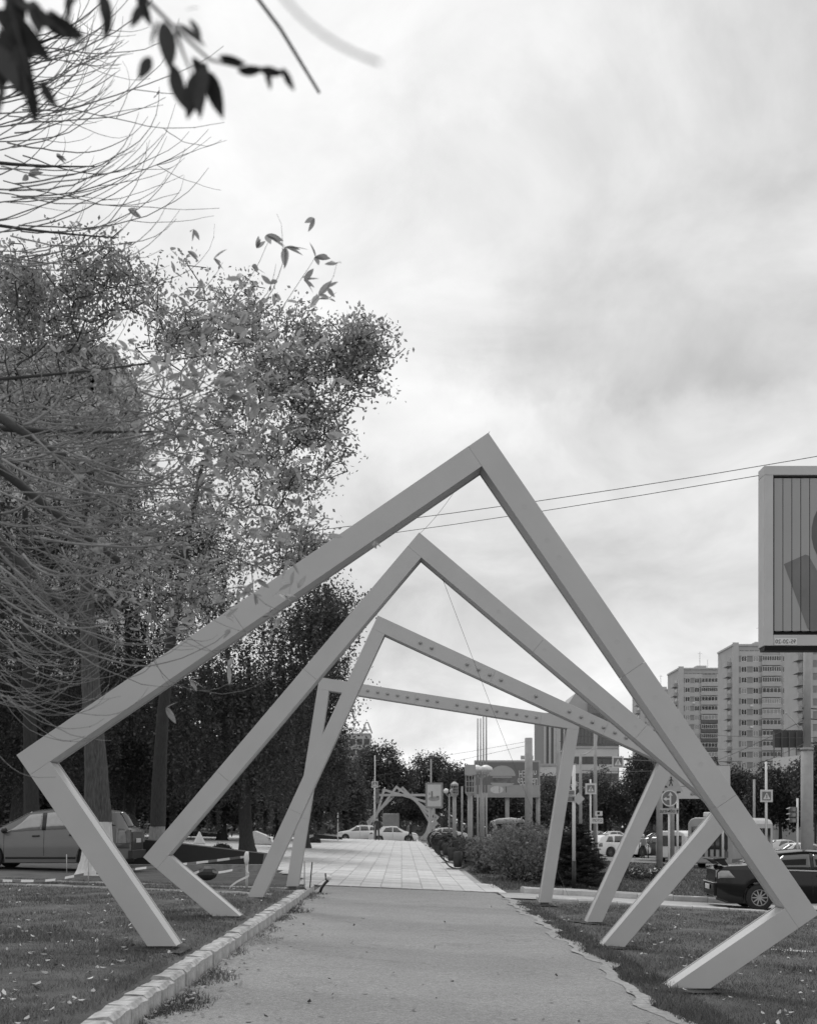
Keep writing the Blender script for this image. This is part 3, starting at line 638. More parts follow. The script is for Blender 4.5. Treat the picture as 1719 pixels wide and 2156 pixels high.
tree('park_tree', 'dark tree at the left edge behind the crossover', 42, 44, [(0, 1350, 120, 150, 0, 1.2), (120, 1400, 130, 140, 0, 1.2), (-60, 1500, 120, 120, 0, 1), (150, 1540, 120, 90, 0, 1.0), (20, 1600, 120, 70, 0, 1)],
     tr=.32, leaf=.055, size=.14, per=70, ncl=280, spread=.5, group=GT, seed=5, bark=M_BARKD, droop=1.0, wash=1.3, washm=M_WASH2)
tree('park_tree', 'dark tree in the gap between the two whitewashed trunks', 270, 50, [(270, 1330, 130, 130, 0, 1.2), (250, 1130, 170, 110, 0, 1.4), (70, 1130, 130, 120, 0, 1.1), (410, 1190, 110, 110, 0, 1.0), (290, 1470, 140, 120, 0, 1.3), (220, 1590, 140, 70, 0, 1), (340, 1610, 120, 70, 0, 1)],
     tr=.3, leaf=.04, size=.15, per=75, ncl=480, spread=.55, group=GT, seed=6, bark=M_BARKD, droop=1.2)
tree('park_tree', 'tall open tree at the far left above the housing block', 60, 40, [(30, 760, 90, 120, 0, 1), (120, 900, 110, 130, 0, .6), (0, 1020, 120, 150, 0, .5), (190, 780, 80, 90, 0, .7), (240, 1130, 130, 130, 0, .3)],
     tr=.3, leaf=.26, size=.15, per=14, ncl=600, clump=9, csig=.35, spread=.24, group=GT, seed=7, trunk_to=14, bark=M_BARKD)
# dark wood behind: a deep row of trees that closes the view under the crowns
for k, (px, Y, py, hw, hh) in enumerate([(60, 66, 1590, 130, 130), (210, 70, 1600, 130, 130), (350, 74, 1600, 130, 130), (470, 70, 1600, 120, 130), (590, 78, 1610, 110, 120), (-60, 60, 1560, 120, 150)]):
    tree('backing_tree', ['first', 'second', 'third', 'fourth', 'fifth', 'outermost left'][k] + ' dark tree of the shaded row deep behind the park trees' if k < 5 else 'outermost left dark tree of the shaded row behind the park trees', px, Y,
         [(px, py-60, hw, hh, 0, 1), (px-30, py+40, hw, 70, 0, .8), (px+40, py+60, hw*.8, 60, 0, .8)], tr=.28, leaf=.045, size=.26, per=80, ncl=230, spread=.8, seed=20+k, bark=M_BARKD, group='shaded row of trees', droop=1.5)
GM = 'trees around the crossing road'
mid = [('pale willow clump beside the crossing sign left of the distant arches', 728, 111, [(718, 1645, 40, 45, 0, 1), (735, 1690, 34, 50, 0, .8), (700, 1660, 40, 80, 0, .8)], .085, 1.5),
       ('rounded tree left of centre on the skyline beyond the distant arches', 800, 128, [(800, 1610, 55, 45, 0, 1), (830, 1650, 40, 45, 0, .8), (770, 1650, 40, 60, 0, .8)], .07, 0),
       ('rounded tree right of centre on the skyline beyond the poster stand', 905, 150, [(905, 1625, 45, 40, 0, 1), (930, 1670, 35, 40, 0, .7), (870, 1670, 35, 40, 0, .7)], .06, 0),
       ('dark tree filling the view through the distant arches', 840, 165, [(840, 1690, 60, 40, 0, 1), (880, 1700, 50, 30, 0, .8)], .05, 0),
       ('thin open tree left of the burger hoarding', 965, 140, [(965, 1650, 30, 40, 0, 1), (985, 1690, 30, 40, 0, .8)], .06, 0),
       ('dark tree under the burger hoarding', 1065, 118, [(1050, 1690, 50, 40, 0, 1), (1100, 1700, 45, 40, 0, 1)], .045, .8),
       ('grey green tree right of the burger hoarding', 1160, 135, [(1160, 1690, 35, 55, 0, 1), (1190, 1700, 30, 40, 0, .7)], .085, 0),
       ('grey green tree behind the crossing signs', 1275, 140, [(1260, 1670, 50, 50, 0, 1), (1310, 1690, 45, 45, 0, .8), (1240, 1710, 40, 40, 0, .6)], .085, 0),
       ('darker tree left of the road works sign', 1345, 135, [(1350, 1640, 35, 50, 0, 1), (1370, 1690, 40, 45, 0, .8)], .06, 0),
       ('tree behind the direction board and trolleybus', 1445, 128, [(1440, 1690, 45, 45, 0, 1), (1480, 1700, 45, 40, 0, .8)], .06, .6),
       ('tree left of the traffic light at the right', 1560, 125, [(1545, 1660, 45, 50, 0, 1), (1590, 1690, 45, 45, 0, .8)], .055, 0),
       ('dark tree behind the traffic light at the right', 1640, 118, [(1640, 1660, 50, 55, 0, 1), (1670, 1700, 50, 40, 0, .8), (1600, 1700, 40, 40, 0, .6)], .05, .5),
       ('pale tree at the right edge beside the lamp post', 1715, 112, [(1715, 1630, 40, 60, 0, 1), (1735, 1690, 50, 50, 0, .8)], .08, 0)]
for k, (lab, px, Y, bl, lv, dr) in enumerate(mid):
    tree('roadside_tree', lab, px, Y, bl, tr=.2, leaf=lv, size=.30, per=95, ncl=150, spread=.5, seed=40+k, group=GM, droop=dr, bark=M_BARKD, flare=1.2)
# far belt of trees that closes the horizon: reads as one mass
n = 3200; xs = rng.uniform(-260, 260, n); c = np.stack([xs, rng.uniform(175, 230, n), rng.uniform(0, 7.0, n)*(.75 + .25*np.sin(xs*.07)) - 1], 1)
V, F = leaves_np(c, np.array([2.2, 2.0, 1.4]), 30, 1.1)
stuff(tag(link('far_wood', mesh_np('far_wood', V, F), None, leafmat(.07)), 'far belt of trees closing the horizon behind the road', 'wood'))

# shrubs on the right of the plaza
def shrub(label, px, py, Y, wpx, hpx, lv=.09, n=70, size=.075, per=38, group='shrubs beside the plaza', seed=0, dep=None, name='shrub', zero=None):
    global rng
    rng = np.random.default_rng(500+seed); x = sx(px, Y); z0 = g(x, Y); root = thing(name, label, 'shrub', (x, Y, z0), 0, group)
    rx, h = pm(wpx, Y)/2, pm(hpx, Y)
    d = rng.normal(0, 1, (n, 3)); d /= np.linalg.norm(d, axis=1)[:,None]; d *= (rng.uniform(.2, 1, n)**.5)[:,None]
    c = d*np.array([rx, dep or rx, h*.5]) + np.array([0, 0, h*.52]); c[:,2] = np.maximum(c[:,2], .08)
    b = MB()
    for q in c[::3]: b.tube([(q[0]*.15, q[1]*.15, -.05), (q[0]*.6, q[1]*.6, q[2]*.45), tuple(q)], [.018, .012, .006], 4)
    b.build('stems', M_BARKD, root)
    sh = []
    for q in range(n//7):
        a = rng.uniform(0, 6.28); rr = rng.uniform(.2, .95); p = np.array([math.cos(a)*rx*rr, math.sin(a)*rx*rr, h*.8]); tip = p + np.array([rng.normal(0, .12), rng.normal(0, .12), rng.uniform(.05, .26)*h])
        sh += [p*(1-s) + tip*s for s in (.3, .55, .8, 1.0)]
    shoots = np.array(sh)
    V, F = leaves_np(c, np.array([.16, .16, .14])*max(.8, h/1.2), per, size, aspect=.6); V2, F2 = leaves_np(shoots, np.array([.05, .05, .05])*max(.8, h/1.2), 6, size, aspect=.5); F = np.concatenate([F, F2+len(V)]); V = np.concatenate([V, V2]); V[:,2] = np.maximum(V[:,2], 0.01)
    link('crown', mesh_np('crown', V, F), root, leafmat(lv))
    return root
SH = [('broad leafy shrub nearest the camera right of the plaza', 1095, 34, 150, 112), ('shrub against the fourth arch right leg', 1150, 36.5, 80, 92), ('shrub behind the nearest shrub, left side', 1030, 39, 90, 66),
      ('shrub in front of the bull statue, left', 1000, 46, 70, 48), ('shrub in front of the bull statue, right', 1075, 44, 100, 84), ('tall shrub right of the bull statue', 1118, 50, 80, 88), ('small shrub at the foot of the caged pillars', 965, 55, 50, 36), ('dark shrub between pillars and poster stand', 925, 66, 46, 30), ('far shrub behind the wire baskets', 950, 74, 55, 30)]
for k, (lab, px, Y, w, h) in enumerate(SH): shrub(lab, px, 0, Y, w, h, lv=[.16, .13, .15, .11, .15, .17, .10, .07, .08][k], n=110 if k < 6 else 60, size=.10 if k < 6 else .12, per=34, seed=k)
def ball_shrub(label, px, Y, rpx, seed, lv=.06):
    global rng
    rng = np.random.default_rng(700+seed); x = sx(px, Y); z0 = g(x, Y); r = pm(rpx, Y); root = thing('clipped_shrub', label, 'shrub', (x, Y, z0), 0, 'round clipped shrubs on the plaza')
    d = rng.normal(0, 1, (260, 3)); d /= np.linalg.norm(d, axis=1)[:,None]; d[:,2] = np.abs(d[:,2]); V, F = leaves_np(d*r*.95, np.array([.04]*3)*r/.5, 16, .07*r/.5)
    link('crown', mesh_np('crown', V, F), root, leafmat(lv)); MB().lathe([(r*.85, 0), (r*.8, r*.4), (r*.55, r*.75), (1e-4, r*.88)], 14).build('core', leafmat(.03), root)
ball_shrub('clipped dome shrub behind the dark wedge planter', 467, 44, 26, 1); ball_shrub('small clipped ball shrub behind the fourth arch left leg', 662, 70, 13, 2); ball_shrub('clipped ball shrub half hidden behind the second trunk', 308, 52, 14, 3)
# young spruce
def spruce(label, px, Y, hpx, wpx, seed):
    r = np.random.default_rng(seed); x = sx(px, Y); z0 = g(x, Y); root = thing('spruce', label, 'tree', (x, Y, z0), 0, 'young spruces on the right lawn'); H = pm(hpx, Y); Rm = pm(wpx, Y)/2
    MB().tube([(0,0,-.05), (0,0,H*.5), (0,0,H)], [.06, .04, .008], 7).build('trunk', M_BARKD, root)
    tw = MB(); C = []; D = []
    lv = 0.08*H
    while lv < H*.98:
        f = 1 - lv/H; nb = 12
        for q in range(nb):
            a = r.uniform(0, 6.28); l = Rm*(f**.8)*r.uniform(.75, 1.15)+.05; p0 = np.array([0,0,lv]); dr = np.array([math.cos(a), math.sin(a), 0])
            pts = [p0 + dr*l*s + np.array([0,0,-.16*l*math.sin(s*2.2)+.10*l*s*s]) for s in np.linspace(0, 1, 6)]
            tw.tube(pts, [.012*(1-s*.7) for s in np.linspace(0,1,6)], 3, False)
            for s in np.linspace(.15, 1, 12):
                p = p0 + dr*l*s + np.array([0,0,-.16*l*math.sin(s*2.2)+.10*l*s*s]); side = np.cross(dr, [0,0,1])
                for sg in (-1, 1):
                    e = (1-s*.55)*l*.32
                    for m_ in range(5): C.append(p + side*sg*e*m_/5 + dr*e*m_/5*.7 + r.normal(0, .01, 3)); D.append(side*sg + dr*.7 + np.array([0,0,-.1]))
        lv += H*.045
    tw.build('branches', M_BARKD, root)
    C = np.array(C); D = np.array(D); n = len(C); C = np.repeat(C, 4, 0); D = np.repeat(D, 4, 0) + r.normal(0, .7, (n*4, 3)); D /= np.linalg.norm(D, axis=1)[:,None]
    B_ = np.cross(D, r.normal(0,1,(n*4,3))); B_ /= np.linalg.norm(B_, axis=1)[:,None]; l = .06; w = .008
    V = np.stack([C - B_*w, C + B_*w, C + D*l], 1).reshape(-1, 3); link('needles', mesh_np('needles', V, np.arange(len(V)).reshape(-1, 3)), root, leafmat(.05, .05))
spruce('young spruce beside the fourth arch right leg', 1215, 33.5, 140, 150, 1)
spruce('smaller spruce behind the thin sign post on the right lawn', 1178, 35.5, 112, 120, 2)
# ------------------------------------------------------------------ vehicles
M_TYRE = mat('tyre_rubber', 0.03, 0.9, .1)
M_RIM = mat('alloy_rim', 0.45, 0.35, .1, metal=.6)
M_RIMD = mat('dark_rim', 0.16, 0.4, .1, metal=.5)
M_CARG = mat('car_glass', 0.02, 0.04, .1, ior=2.0)
M_CARGL = mat('car_glass_bright', 0.24, 0.04, .1, ior=2.5)  # bright reflections put into the base colour of the glass
M_TRIM = mat('black_trim', 0.025, 0.5)
M_LAMP = mat('lamp_lens', 0.35, 0.1, .2, ior=1.9)
M_TAIL = mat('tail_lens', 0.14, 0.1, .2, ior=1.9)
M_PLATEW = mat('number_plate', 0.6, 0.4, .05)
M_CHROME = mat('chrome', 0.7, 0.15, .0, metal=1)
def paint(v): return mat('car_paint_%.3f' % v, v, 0.12, 0.04, 2, ior=1.45)
def wheel(root, x, y, r, w, side, rim='spoke', rm=None):
    rm = rm or M_RIM
    o = MB().lathe([(r*.62, -w/2), (r*.9, -w/2), (r*.985, -w*.36), (r, -w*.15), (r, w*.15), (r*.985, w*.36), (r*.9, w/2), (r*.62, w/2)], 28, axis='y', cap=False).build('wheel', M_TYRE, root, True); o.location = (x, y, r)
    b = MB(); q = side*w/2; b.lathe([(r*.56, 0), (r*.65, 0), (r*.65, .02), (r*.56, .02), (r*.56, 0)], 28, axis='y', cap=False)
    ns = 10
    for k in range(ns):
        a = 2*math.pi*k/ns; c, s = math.cos(a), math.sin(a); n = (-s, c); wd_ = r*.05
        p = [(c*r*.1+n[0]*wd_, s*r*.1+n[1]*wd_), (c*r*.1-n[0]*wd_, s*r*.1-n[1]*wd_), (c*r*.6-n[0]*wd_*.8, s*r*.6-n[1]*wd_*.8), (c*r*.6+n[0]*wd_*.8, s*r*.6+n[1]*wd_*.8)]
        b.prism(p, 0, .02)
    b.lathe([(r*.14, -.01), (r*.14, .025)], 12, axis='y')
    e = b.build('rim', rm, o); e.location = (0, side*(w/2-.025) - (0.02 if side > 0 else 0), 0)
    d = MB().lathe([(r*.60, -.01), (r*.60, .01)], 20, axis='y').build('brake_disc', M_TRIM, o); d.location = (0, side*(w/2-.07), 0)
class Car:
    def __init__(s, name, label, loc, yaw, Lc, W, top, belt, wheels, r, pv, group=None, clear=.2, cabw=.76, round_=6, endt=.16, tw=.2, rimm=None, cat='car', rocker=True):
        s.root = thing(name, label, cat, loc, yaw, group); s.L, s.W, s.top, s.belt, s.wh, s.r, s.clear, s.cabw = Lc, W, top, belt, wheels, r, clear, cabw
        s.round, s.endt = round_, endt
        xs = np.unique(np.concatenate([np.linspace(-Lc/2, Lc/2, 56)] + [np.linspace(w-r-.07, w+r+.07, 18) for w in wheels])); s.xs = xs
        # smoothed roof line
        fx = np.linspace(-Lc/2, Lc/2, 400); fz = np.interp(fx, [p[0] for p in top], [p[1] for p in top]); k = np.hanning(25); k /= k.sum(); pad = np.pad(fz, 12, mode='edge'); s.fx, s.fz = fx, np.convolve(pad, k, 'valid')
        V = []; 
        for x in xs:
            sec = s.section(x); V += [(x, y, z) for y, z in sec] + [(x, -y, z) for y, z in sec[::-1]]
        n = 14; F = [(i*n+k, i*n+(k+1)%n, (i+1)*n+(k+1)%n, (i+1)*n+k) for i in range(len(xs)-1) for k in range(n)] + [tuple(range(n)), tuple((len(xs)-1)*n+k for k in range(n-1,-1,-1))]
        b = MB(); b.add(V, F); body = b.build('body', paint(pv), s.root, True)
        md = body.modifiers.new('weld', 'WELD'); md.merge_threshold = .002
        try: body.data.set_sharp_from_angle(angle=R(32))
        except Exception: pass
        MB().box((-Lc/2+.25, -W/2+.12, clear-.02), (Lc/2-.25, W/2-.12, clear+.35)).build('underbody', M_TRIM, s.root)
        for w in wheels:
            for sd in (-1, 1): wheel(s.root, w, sd*(W/2-.12), r, tw, sd, rm=rimm)
    def T(s, x): return float(np.interp(x, s.fx, s.fz))
    def section(s, x):
        e = abs(x)/(s.L/2); w = s.W/2*(1 - s.endt*e**s.round); T = s.T(x); B = interp(x, [p[0] for p in s.belt], [p[1] for p in s.belt]); B = min(B, T-.05)
        c = max(0, min(1, (T-B)/.38)); wt = w*((.93)*(1-c) + s.cabw*c); low = s.clear + .12*max(0, e-.85)/.15
        for q in s.wh:
            d = abs(x-q); a = s.r+.055
            if d < a: low = max(low, s.r + math.sqrt(a*a-d*d) - .0)
        z5 = max(.36, low+.02); z4 = max(min(.68, B-.06), z5+.02); B = max(B, z4+.02); T = max(T, B+.03)
        return [(0.0, T+.012), (wt*.65, T+.004), (wt, T-.035*(.4+c*.6)), (w*.965, B), (w, z4), (w*.992, z5), (w*.955, low)]
    def surf(s, x, t, sd, off=.007):
        sec = s.section(x); i = min(int(t), 5); f = t-i; a, b = sec[i], sec[i+1]; y = a[0]+(b[0]-a[0])*f; z = a[1]+(b[1]-a[1])*f
        n = Vector((b[1]-a[1], -(b[0]-a[0]))); n = Vector((-n.x, -n.y)) if n.x*1 > 0 else n
        n = Vector((abs(b[1]-a[1]), abs(b[0]-a[0])+1e-6)).normalized(); 
        return (x, sd*(y + n.x*off), z + n.y*off*(1 if i < 3 else 0))
    def patch(s, name, m, x0, x1, t0, t1, sd, off=.007, skew=0.0, n=8, parent=None, skew2=0.0):
        V = []; 
        for i in range(n+1):
            for j in range(4):
                f = i/n; tt = t0+(t1-t0)*j/3; x = x0+(x1-x0)*f; h = 1-j/3
                V.append(s.surf(x + skew*h*(1-f) + skew2*h*f, tt, sd, off))
        F = [(i*4+j, i*4+j+1, (i+1)*4+j+1, (i+1)*4+j) for i in range(n) for j in range(3)]
        o = link(name, mesh_np(name, V, F, True), parent or s.root, m); md = o.modifiers.new('solid', 'SOLIDIFY'); md.thickness = .008; md.offset = 0; return o
    def screen(s, name, x0, x1, m, frac=.86):
        V = []; n = 8
        for i in range(n+1):
            x = x0+(x1-x0)*i/n; sec = s.section(x); wt = sec[2][0]*frac
            V += [(x, -wt, sec[0][1]-.012), (x, 0, sec[0][1]+.008), (x, wt, sec[0][1]-.012)]
        F = [(i*3+j, i*3+j+1, (i+1)*3+j+1, (i+1)*3+j) for i in range(n) for j in range(2)]
        o = link(name, mesh_np(name, V, F, True), s.root, m); md = o.modifiers.new('solid', 'SOLIDIFY'); md.thickness = .03; md.offset = 0; return o
    def seam(s, x, t0=2.98, t1=5.4, sd=-1, w=.010): s.patch('door_gap', M_TRIM, x-w/2, x+w/2, t0, t1, sd, .003, n=1)
    def handle(s, x, z_t, sd): s.patch('door_handle', M_TRIM, x-.1, x+.1, z_t, z_t+.12, sd, .02, n=2)
    def end_box(s, name, m, x, y0, y1, z0, z1, t=.03): return bevel(MB().box((x-t, y0, z0), (x+t, y1, z1)).build(name, m, s.root), .008)
# grey crossover parked on the left, nose to the left -> local +x is the nose, yaw 180
cz = g(-9.6, 31.4)
c = Car('parked_car', 'grey seven seat crossover parked behind the whitewashed tree on the left', (-9.62, 31.45, cz), math.pi, 4.65, 1.84,
        [(-2.33, .95), (-2.28, 1.1), (-2.05, 1.55), (-1.5, 1.635), (-.4, 1.66), (.35, 1.58), (1.0, 1.22), (1.35, 1.07), (2.0, .93), (2.25, .80), (2.33, .65)],
        [(-2.33, 1.16), (-1, 1.08), (.9, 1.0), (1.3, .98), (2.33, .8)], (-1.32, 1.42), .34, .19, cabw=.78)
for sd in (1, -1):
    c.patch('side_window', M_CARGL, .02, 1.0, 2.12, 2.94, sd, skew2=-.62); c.patch('side_window', M_CARGL, -.98, -.10, 2.12, 2.94, sd); c.patch('side_window', M_CARG, -1.95, -1.10, 2.14, 2.88, sd, skew=.22)
    c.patch('window_pillar', M_TRIM, -.09, .01, 2.1, 2.96, sd); c.patch('window_pillar', M_TRIM, -1.09, -.99, 2.1, 2.96, sd)
    c.patch('sill_trim', M_TRIM, -.9, .98, 5.05, 5.35, sd, .012); c.seam(-.05, sd=sd); c.seam(1.02, sd=sd); c.seam(-1.04, sd=sd); c.handle(.16, 3.28, sd); c.handle(-.83, 3.28, sd)
    c.patch('tail_lamp', M_TAIL, -2.31, -1.98, 3.05, 4.3, sd, .02); c.patch('roof_rail', M_TRIM, -1.8, .2, 1.75, 1.9, sd, .03)
    o = MB().ball((0,0,0), .1, 10, 6, (.8, 1.2, .85)).build('mirror', M_TRIM, c.root, True); o.location = (.98, sd*1.0, 1.06)
c.screen('windscreen', .42, 1.12, M_CARG); c.screen('rear_window', -2.26, -2.02, M_CARG, .9)
c.end_box('tailgate_panel', mat('tailgate_dark', .05, .3), -2.33, -.62, .62, .55, 1.02); c.end_box('bumper', M_TRIM, -2.34, -.8, .8, .30, .52, .06); c.end_box('number_plate', M_PLATEW, -2.375, -.26, .26, .72, .84, .01)
for sd in (-1, 1): c.end_box('tail_lamp', M_TAIL, -2.3, sd*.78-.1, sd*.78+.1, .72, 1.08, .05)
# dark saloon with rear spoiler on the side road, tail to the left and slightly towards us
SX, SY = 9.98, 28.25; syaw = R(-5)
c = Car('parked_car', 'glossy dark saloon with boot spoiler standing on the side road at right', (SX, SY, -.56), syaw, 4.55, 1.76,
        [(-2.27, .92), (-2.22, 1.06), (-2.0, 1.10), (-1.55, 1.12), (-.85, 1.42), (-.2, 1.48), (.3, 1.46), (1.1, 1.08), (1.3, 1.0), (2.0, .86), (2.2, .74), (2.27, .6)],
        [(-2.27, 1.0), (-1.4, 1.0), (.9, .93), (2.27, .78)], (-1.28, 1.36), .325, .012, cabw=.74)
for sd in (1, -1):
    c.patch('side_window', M_CARG, .0, .85, 2.15, 2.92, sd, skew2=-.55); c.patch('side_window', M_CARG, -1.15, -.08, 2.15, 2.92, sd, skew=.45)
    c.patch('window_pillar', M_TRIM, -.07, -.01, 2.1, 2.96, sd); c.seam(-.04, sd=sd); c.seam(1.0, sd=sd); c.seam(-.98, 2.98, 4.3, sd=sd); c.handle(.14, 3.3, sd); c.handle(-.82, 3.3, sd)
    c.patch('tail_lamp', M_LAMP, -2.25, -1.86, 3.08, 3.62, sd, .018, skew2=-.14); c.patch('chrome_strip', M_CHROME, -.9, .75, 2.95, 3.0, sd, .014)
    o = MB().ball((0,0,0), .09, 10, 6, (.8, 1.2, .8)).build('mirror', paint(.012), c.root, True); o.location = (.85, sd*.97, .98)
c.screen('windscreen', .38, 1.08, M_CARG); c.screen('rear_window', -1.5, -.82, M_CARGL, .9)
sp = MB(); sp.prism([(-2.36, 1.26), (-2.05, 1.28), (-2.02, 1.245), (-2.34, 1.215)], -.72, .72)
for sd in (-1, 1): sp.prism([(-2.3, 1.22), (-2.08, 1.25), (-1.98, 1.09), (-2.12, 1.09)], sd*.66-.03, sd*.66+.03)
bevel(sp.build('spoiler', paint(.012), c.root), .01)
c.end_box('bumper', paint(.012), -2.27, -.70, .70, .36, .66, .07); c.end_box('number_plate', M_PLATEW, -2.37, -.26, .26, .50, .62, .012); c.end_box('boot_panel', paint(.012), -2.26, -.6, .6, .70, 1.0, .03); c.end_box('bumper_lip', M_CHROME, -2.3, -.69, .69, .665, .685, .06)
for sd in (-1, 1): c.end_box('tail_lamp', M_LAMP, -2.25, sd*.56-.14, sd*.56+.14, .80, .99, .03)
MB().tube([(-2.3, .5, .3), (-2.15, .5, .3)], .045, 10).build('exhaust', M_CHROME, c.root)

def simple_car(name, label, px, Y, pybase, yaw, pv, kind, group, flip=False, xoff=0, rimm=None):
    x = sx(px, Y); z = g(x, Y) + .012
    prof = {'saloon': (4.3, 1.7, [(-2.15, .75), (-2.1, .95), (-1.6, 1.02), (-.95, 1.38), (-.2, 1.43), (.3, 1.4), (1.0, 1.0), (1.3, .93), (2.0, .8), (2.15, .6)], [(-2.15, .9), (.9, .86), (2.15, .75)], (-1.25, 1.3), .3),
            'hatch': (4.0, 1.65, [(-2.0, .8), (-1.95, .95), (-1.5, 1.28), (-1.2, 1.37), (-.3, 1.41), (.25, 1.37), (.95, .98), (1.2, .92), (1.85, .8), (2.0, .6)], [(-2.0, .92), (.8, .86), (2.0, .75)], (-1.2, 1.25), .29),
            'suv': (4.7, 1.9, [(-2.35, .95), (-2.3, 1.15), (-2.0, 1.58), (-1.5, 1.68), (-.3, 1.7), (.3, 1.62), (1.05, 1.2), (1.4, 1.1), (2.1, .98), (2.35, .7)], [(-2.35, 1.12), (1.0, 1.05), (2.35, .9)], (-1.35, 1.45), .37)}[kind]
    L_, W_, top, belt, wh, r = prof
    c = Car(name, label, (x, Y, z), yaw, L_, W_, top, belt, wh, r, pv, group, clear=.2, rimm=rimm)
    k = L_/4.3
    for sd in (-1, 1):
        c.patch('side_window', M_CARG, -.02, .85*k, 2.12, 2.92, sd, skew2=-.5, n=4); c.patch('side_window', M_CARG, -.95*k, -.1, 2.12, 2.92, sd, skew=.15 if kind != 'saloon' else .3, n=4)
        if kind != 'saloon': c.patch('side_window', M_CARG, -1.6*k, -1.02*k, 2.16, 2.9, sd, skew=.3, n=4)
        c.patch('tail_lamp', M_TAIL, -L_/2+.03, -L_/2+.3, 3.05, 3.7, sd, .015, n=2); c.patch('headlamp', M_LAMP, L_/2-.42, L_/2-.06, 3.02, 3.7, sd, .015, n=2); c.seam(-.06, sd=sd)
    c.screen('windscreen', .36, 1.02, M_CARG); c.screen('rear_window', -1.5*k, -1.0*k if kind == 'saloon' else -1.25*k, M_CARG, .88)
    for e in (-1, 1): c.end_box('bumper', paint(pv) if kind != 'suv' else M_TRIM, e*(L_/2-.02), -W_/2+.14, W_/2-.14, .28, .52, .06); c.end_box('number_plate', M_PLATEW, e*(L_/2+.05), -.26, .26, .4, .51, .01)
    return c
GC = 'cars on the crossing road'
simple_car('car', 'white hatchback behind the standing man, left of the white saloon', 757, 103.5, 0, math.pi, .80, 'hatch', GC)
simple_car('car', 'white saloon in front of the distant arches, right of the standing man', 828, 101.5, 0, 0, .82, 'saloon', GC)
simple_car('car', 'white estate car glimpsed under the poster stand', 945, 128, 0, 0.1, .78, 'hatch', GC)
simple_car('car', 'white off road car behind the young spruce', 1303, 87, 0, R(22), .80, 'suv', GC, rimm=M_RIMD)
simple_car('car', 'dark off road car behind the person with the backpack', 1372, 88, 0, R(150), .05, 'suv', GC)
simple_car('car', 'white car right of the near arch, behind the lamp post', 1668, 74, 0, R(195), .75, 'hatch', GC)
simple_car('car', 'pale car left of the lamp post further back', 1650, 92, 0, R(10), .6, 'saloon', GC)
simple_car('car', 'white parked car far off under the trees behind the crossing sign', 1295, 122, 0, R(5), .75, 'saloon', GC)
simple_car('car', 'grey parked car far off left of the third arch right leg', 1240, 124, 0, R(175), .3, 'hatch', GC)
simple_car('car', 'dark car far off behind the road works sign', 1378, 118, 0, R(185), .08, 'hatch', GC)
simple_car('car', 'pale car far off between the hoarding and the fourth arch', 1130, 112, 0, R(5), .6, 'hatch', GC)
# canvas-backed lorry seen from behind, far
Y = 150; x = sx(823, Y); root = thing('lorry', 'lorry with canvas cover seen from behind through the distant arches', 'lorry', (x, Y, g(x, Y)))
bevel(MB().box((-1.1, 0, 1.0), (1.1, 4.5, 3.1)).build('canvas_cover', mat('canvas', .30, .9, .15, 1.5, .6, 4), root), .12, 3)
MB().box((-1.05, .02, .75), (1.05, 4.5, .98)).build('cargo_bed', M_TRIM, root); MB().box((-.95, 4.6, .6), (.95, 6.2, 2.3)).build('cab', paint(.3), root)
for sx_ in (-.85, .85):
    for yy in (1.0, 5.2):
        o = MB().lathe([(.2, -.14), (.45, -.14), (.48, 0), (.45, .14), (.2, .14)], 18).build('wheel', M_TYRE, root, True); o.rotation_euler = (0, math.pi/2, 0); o.location = (sx_, yy, .48)
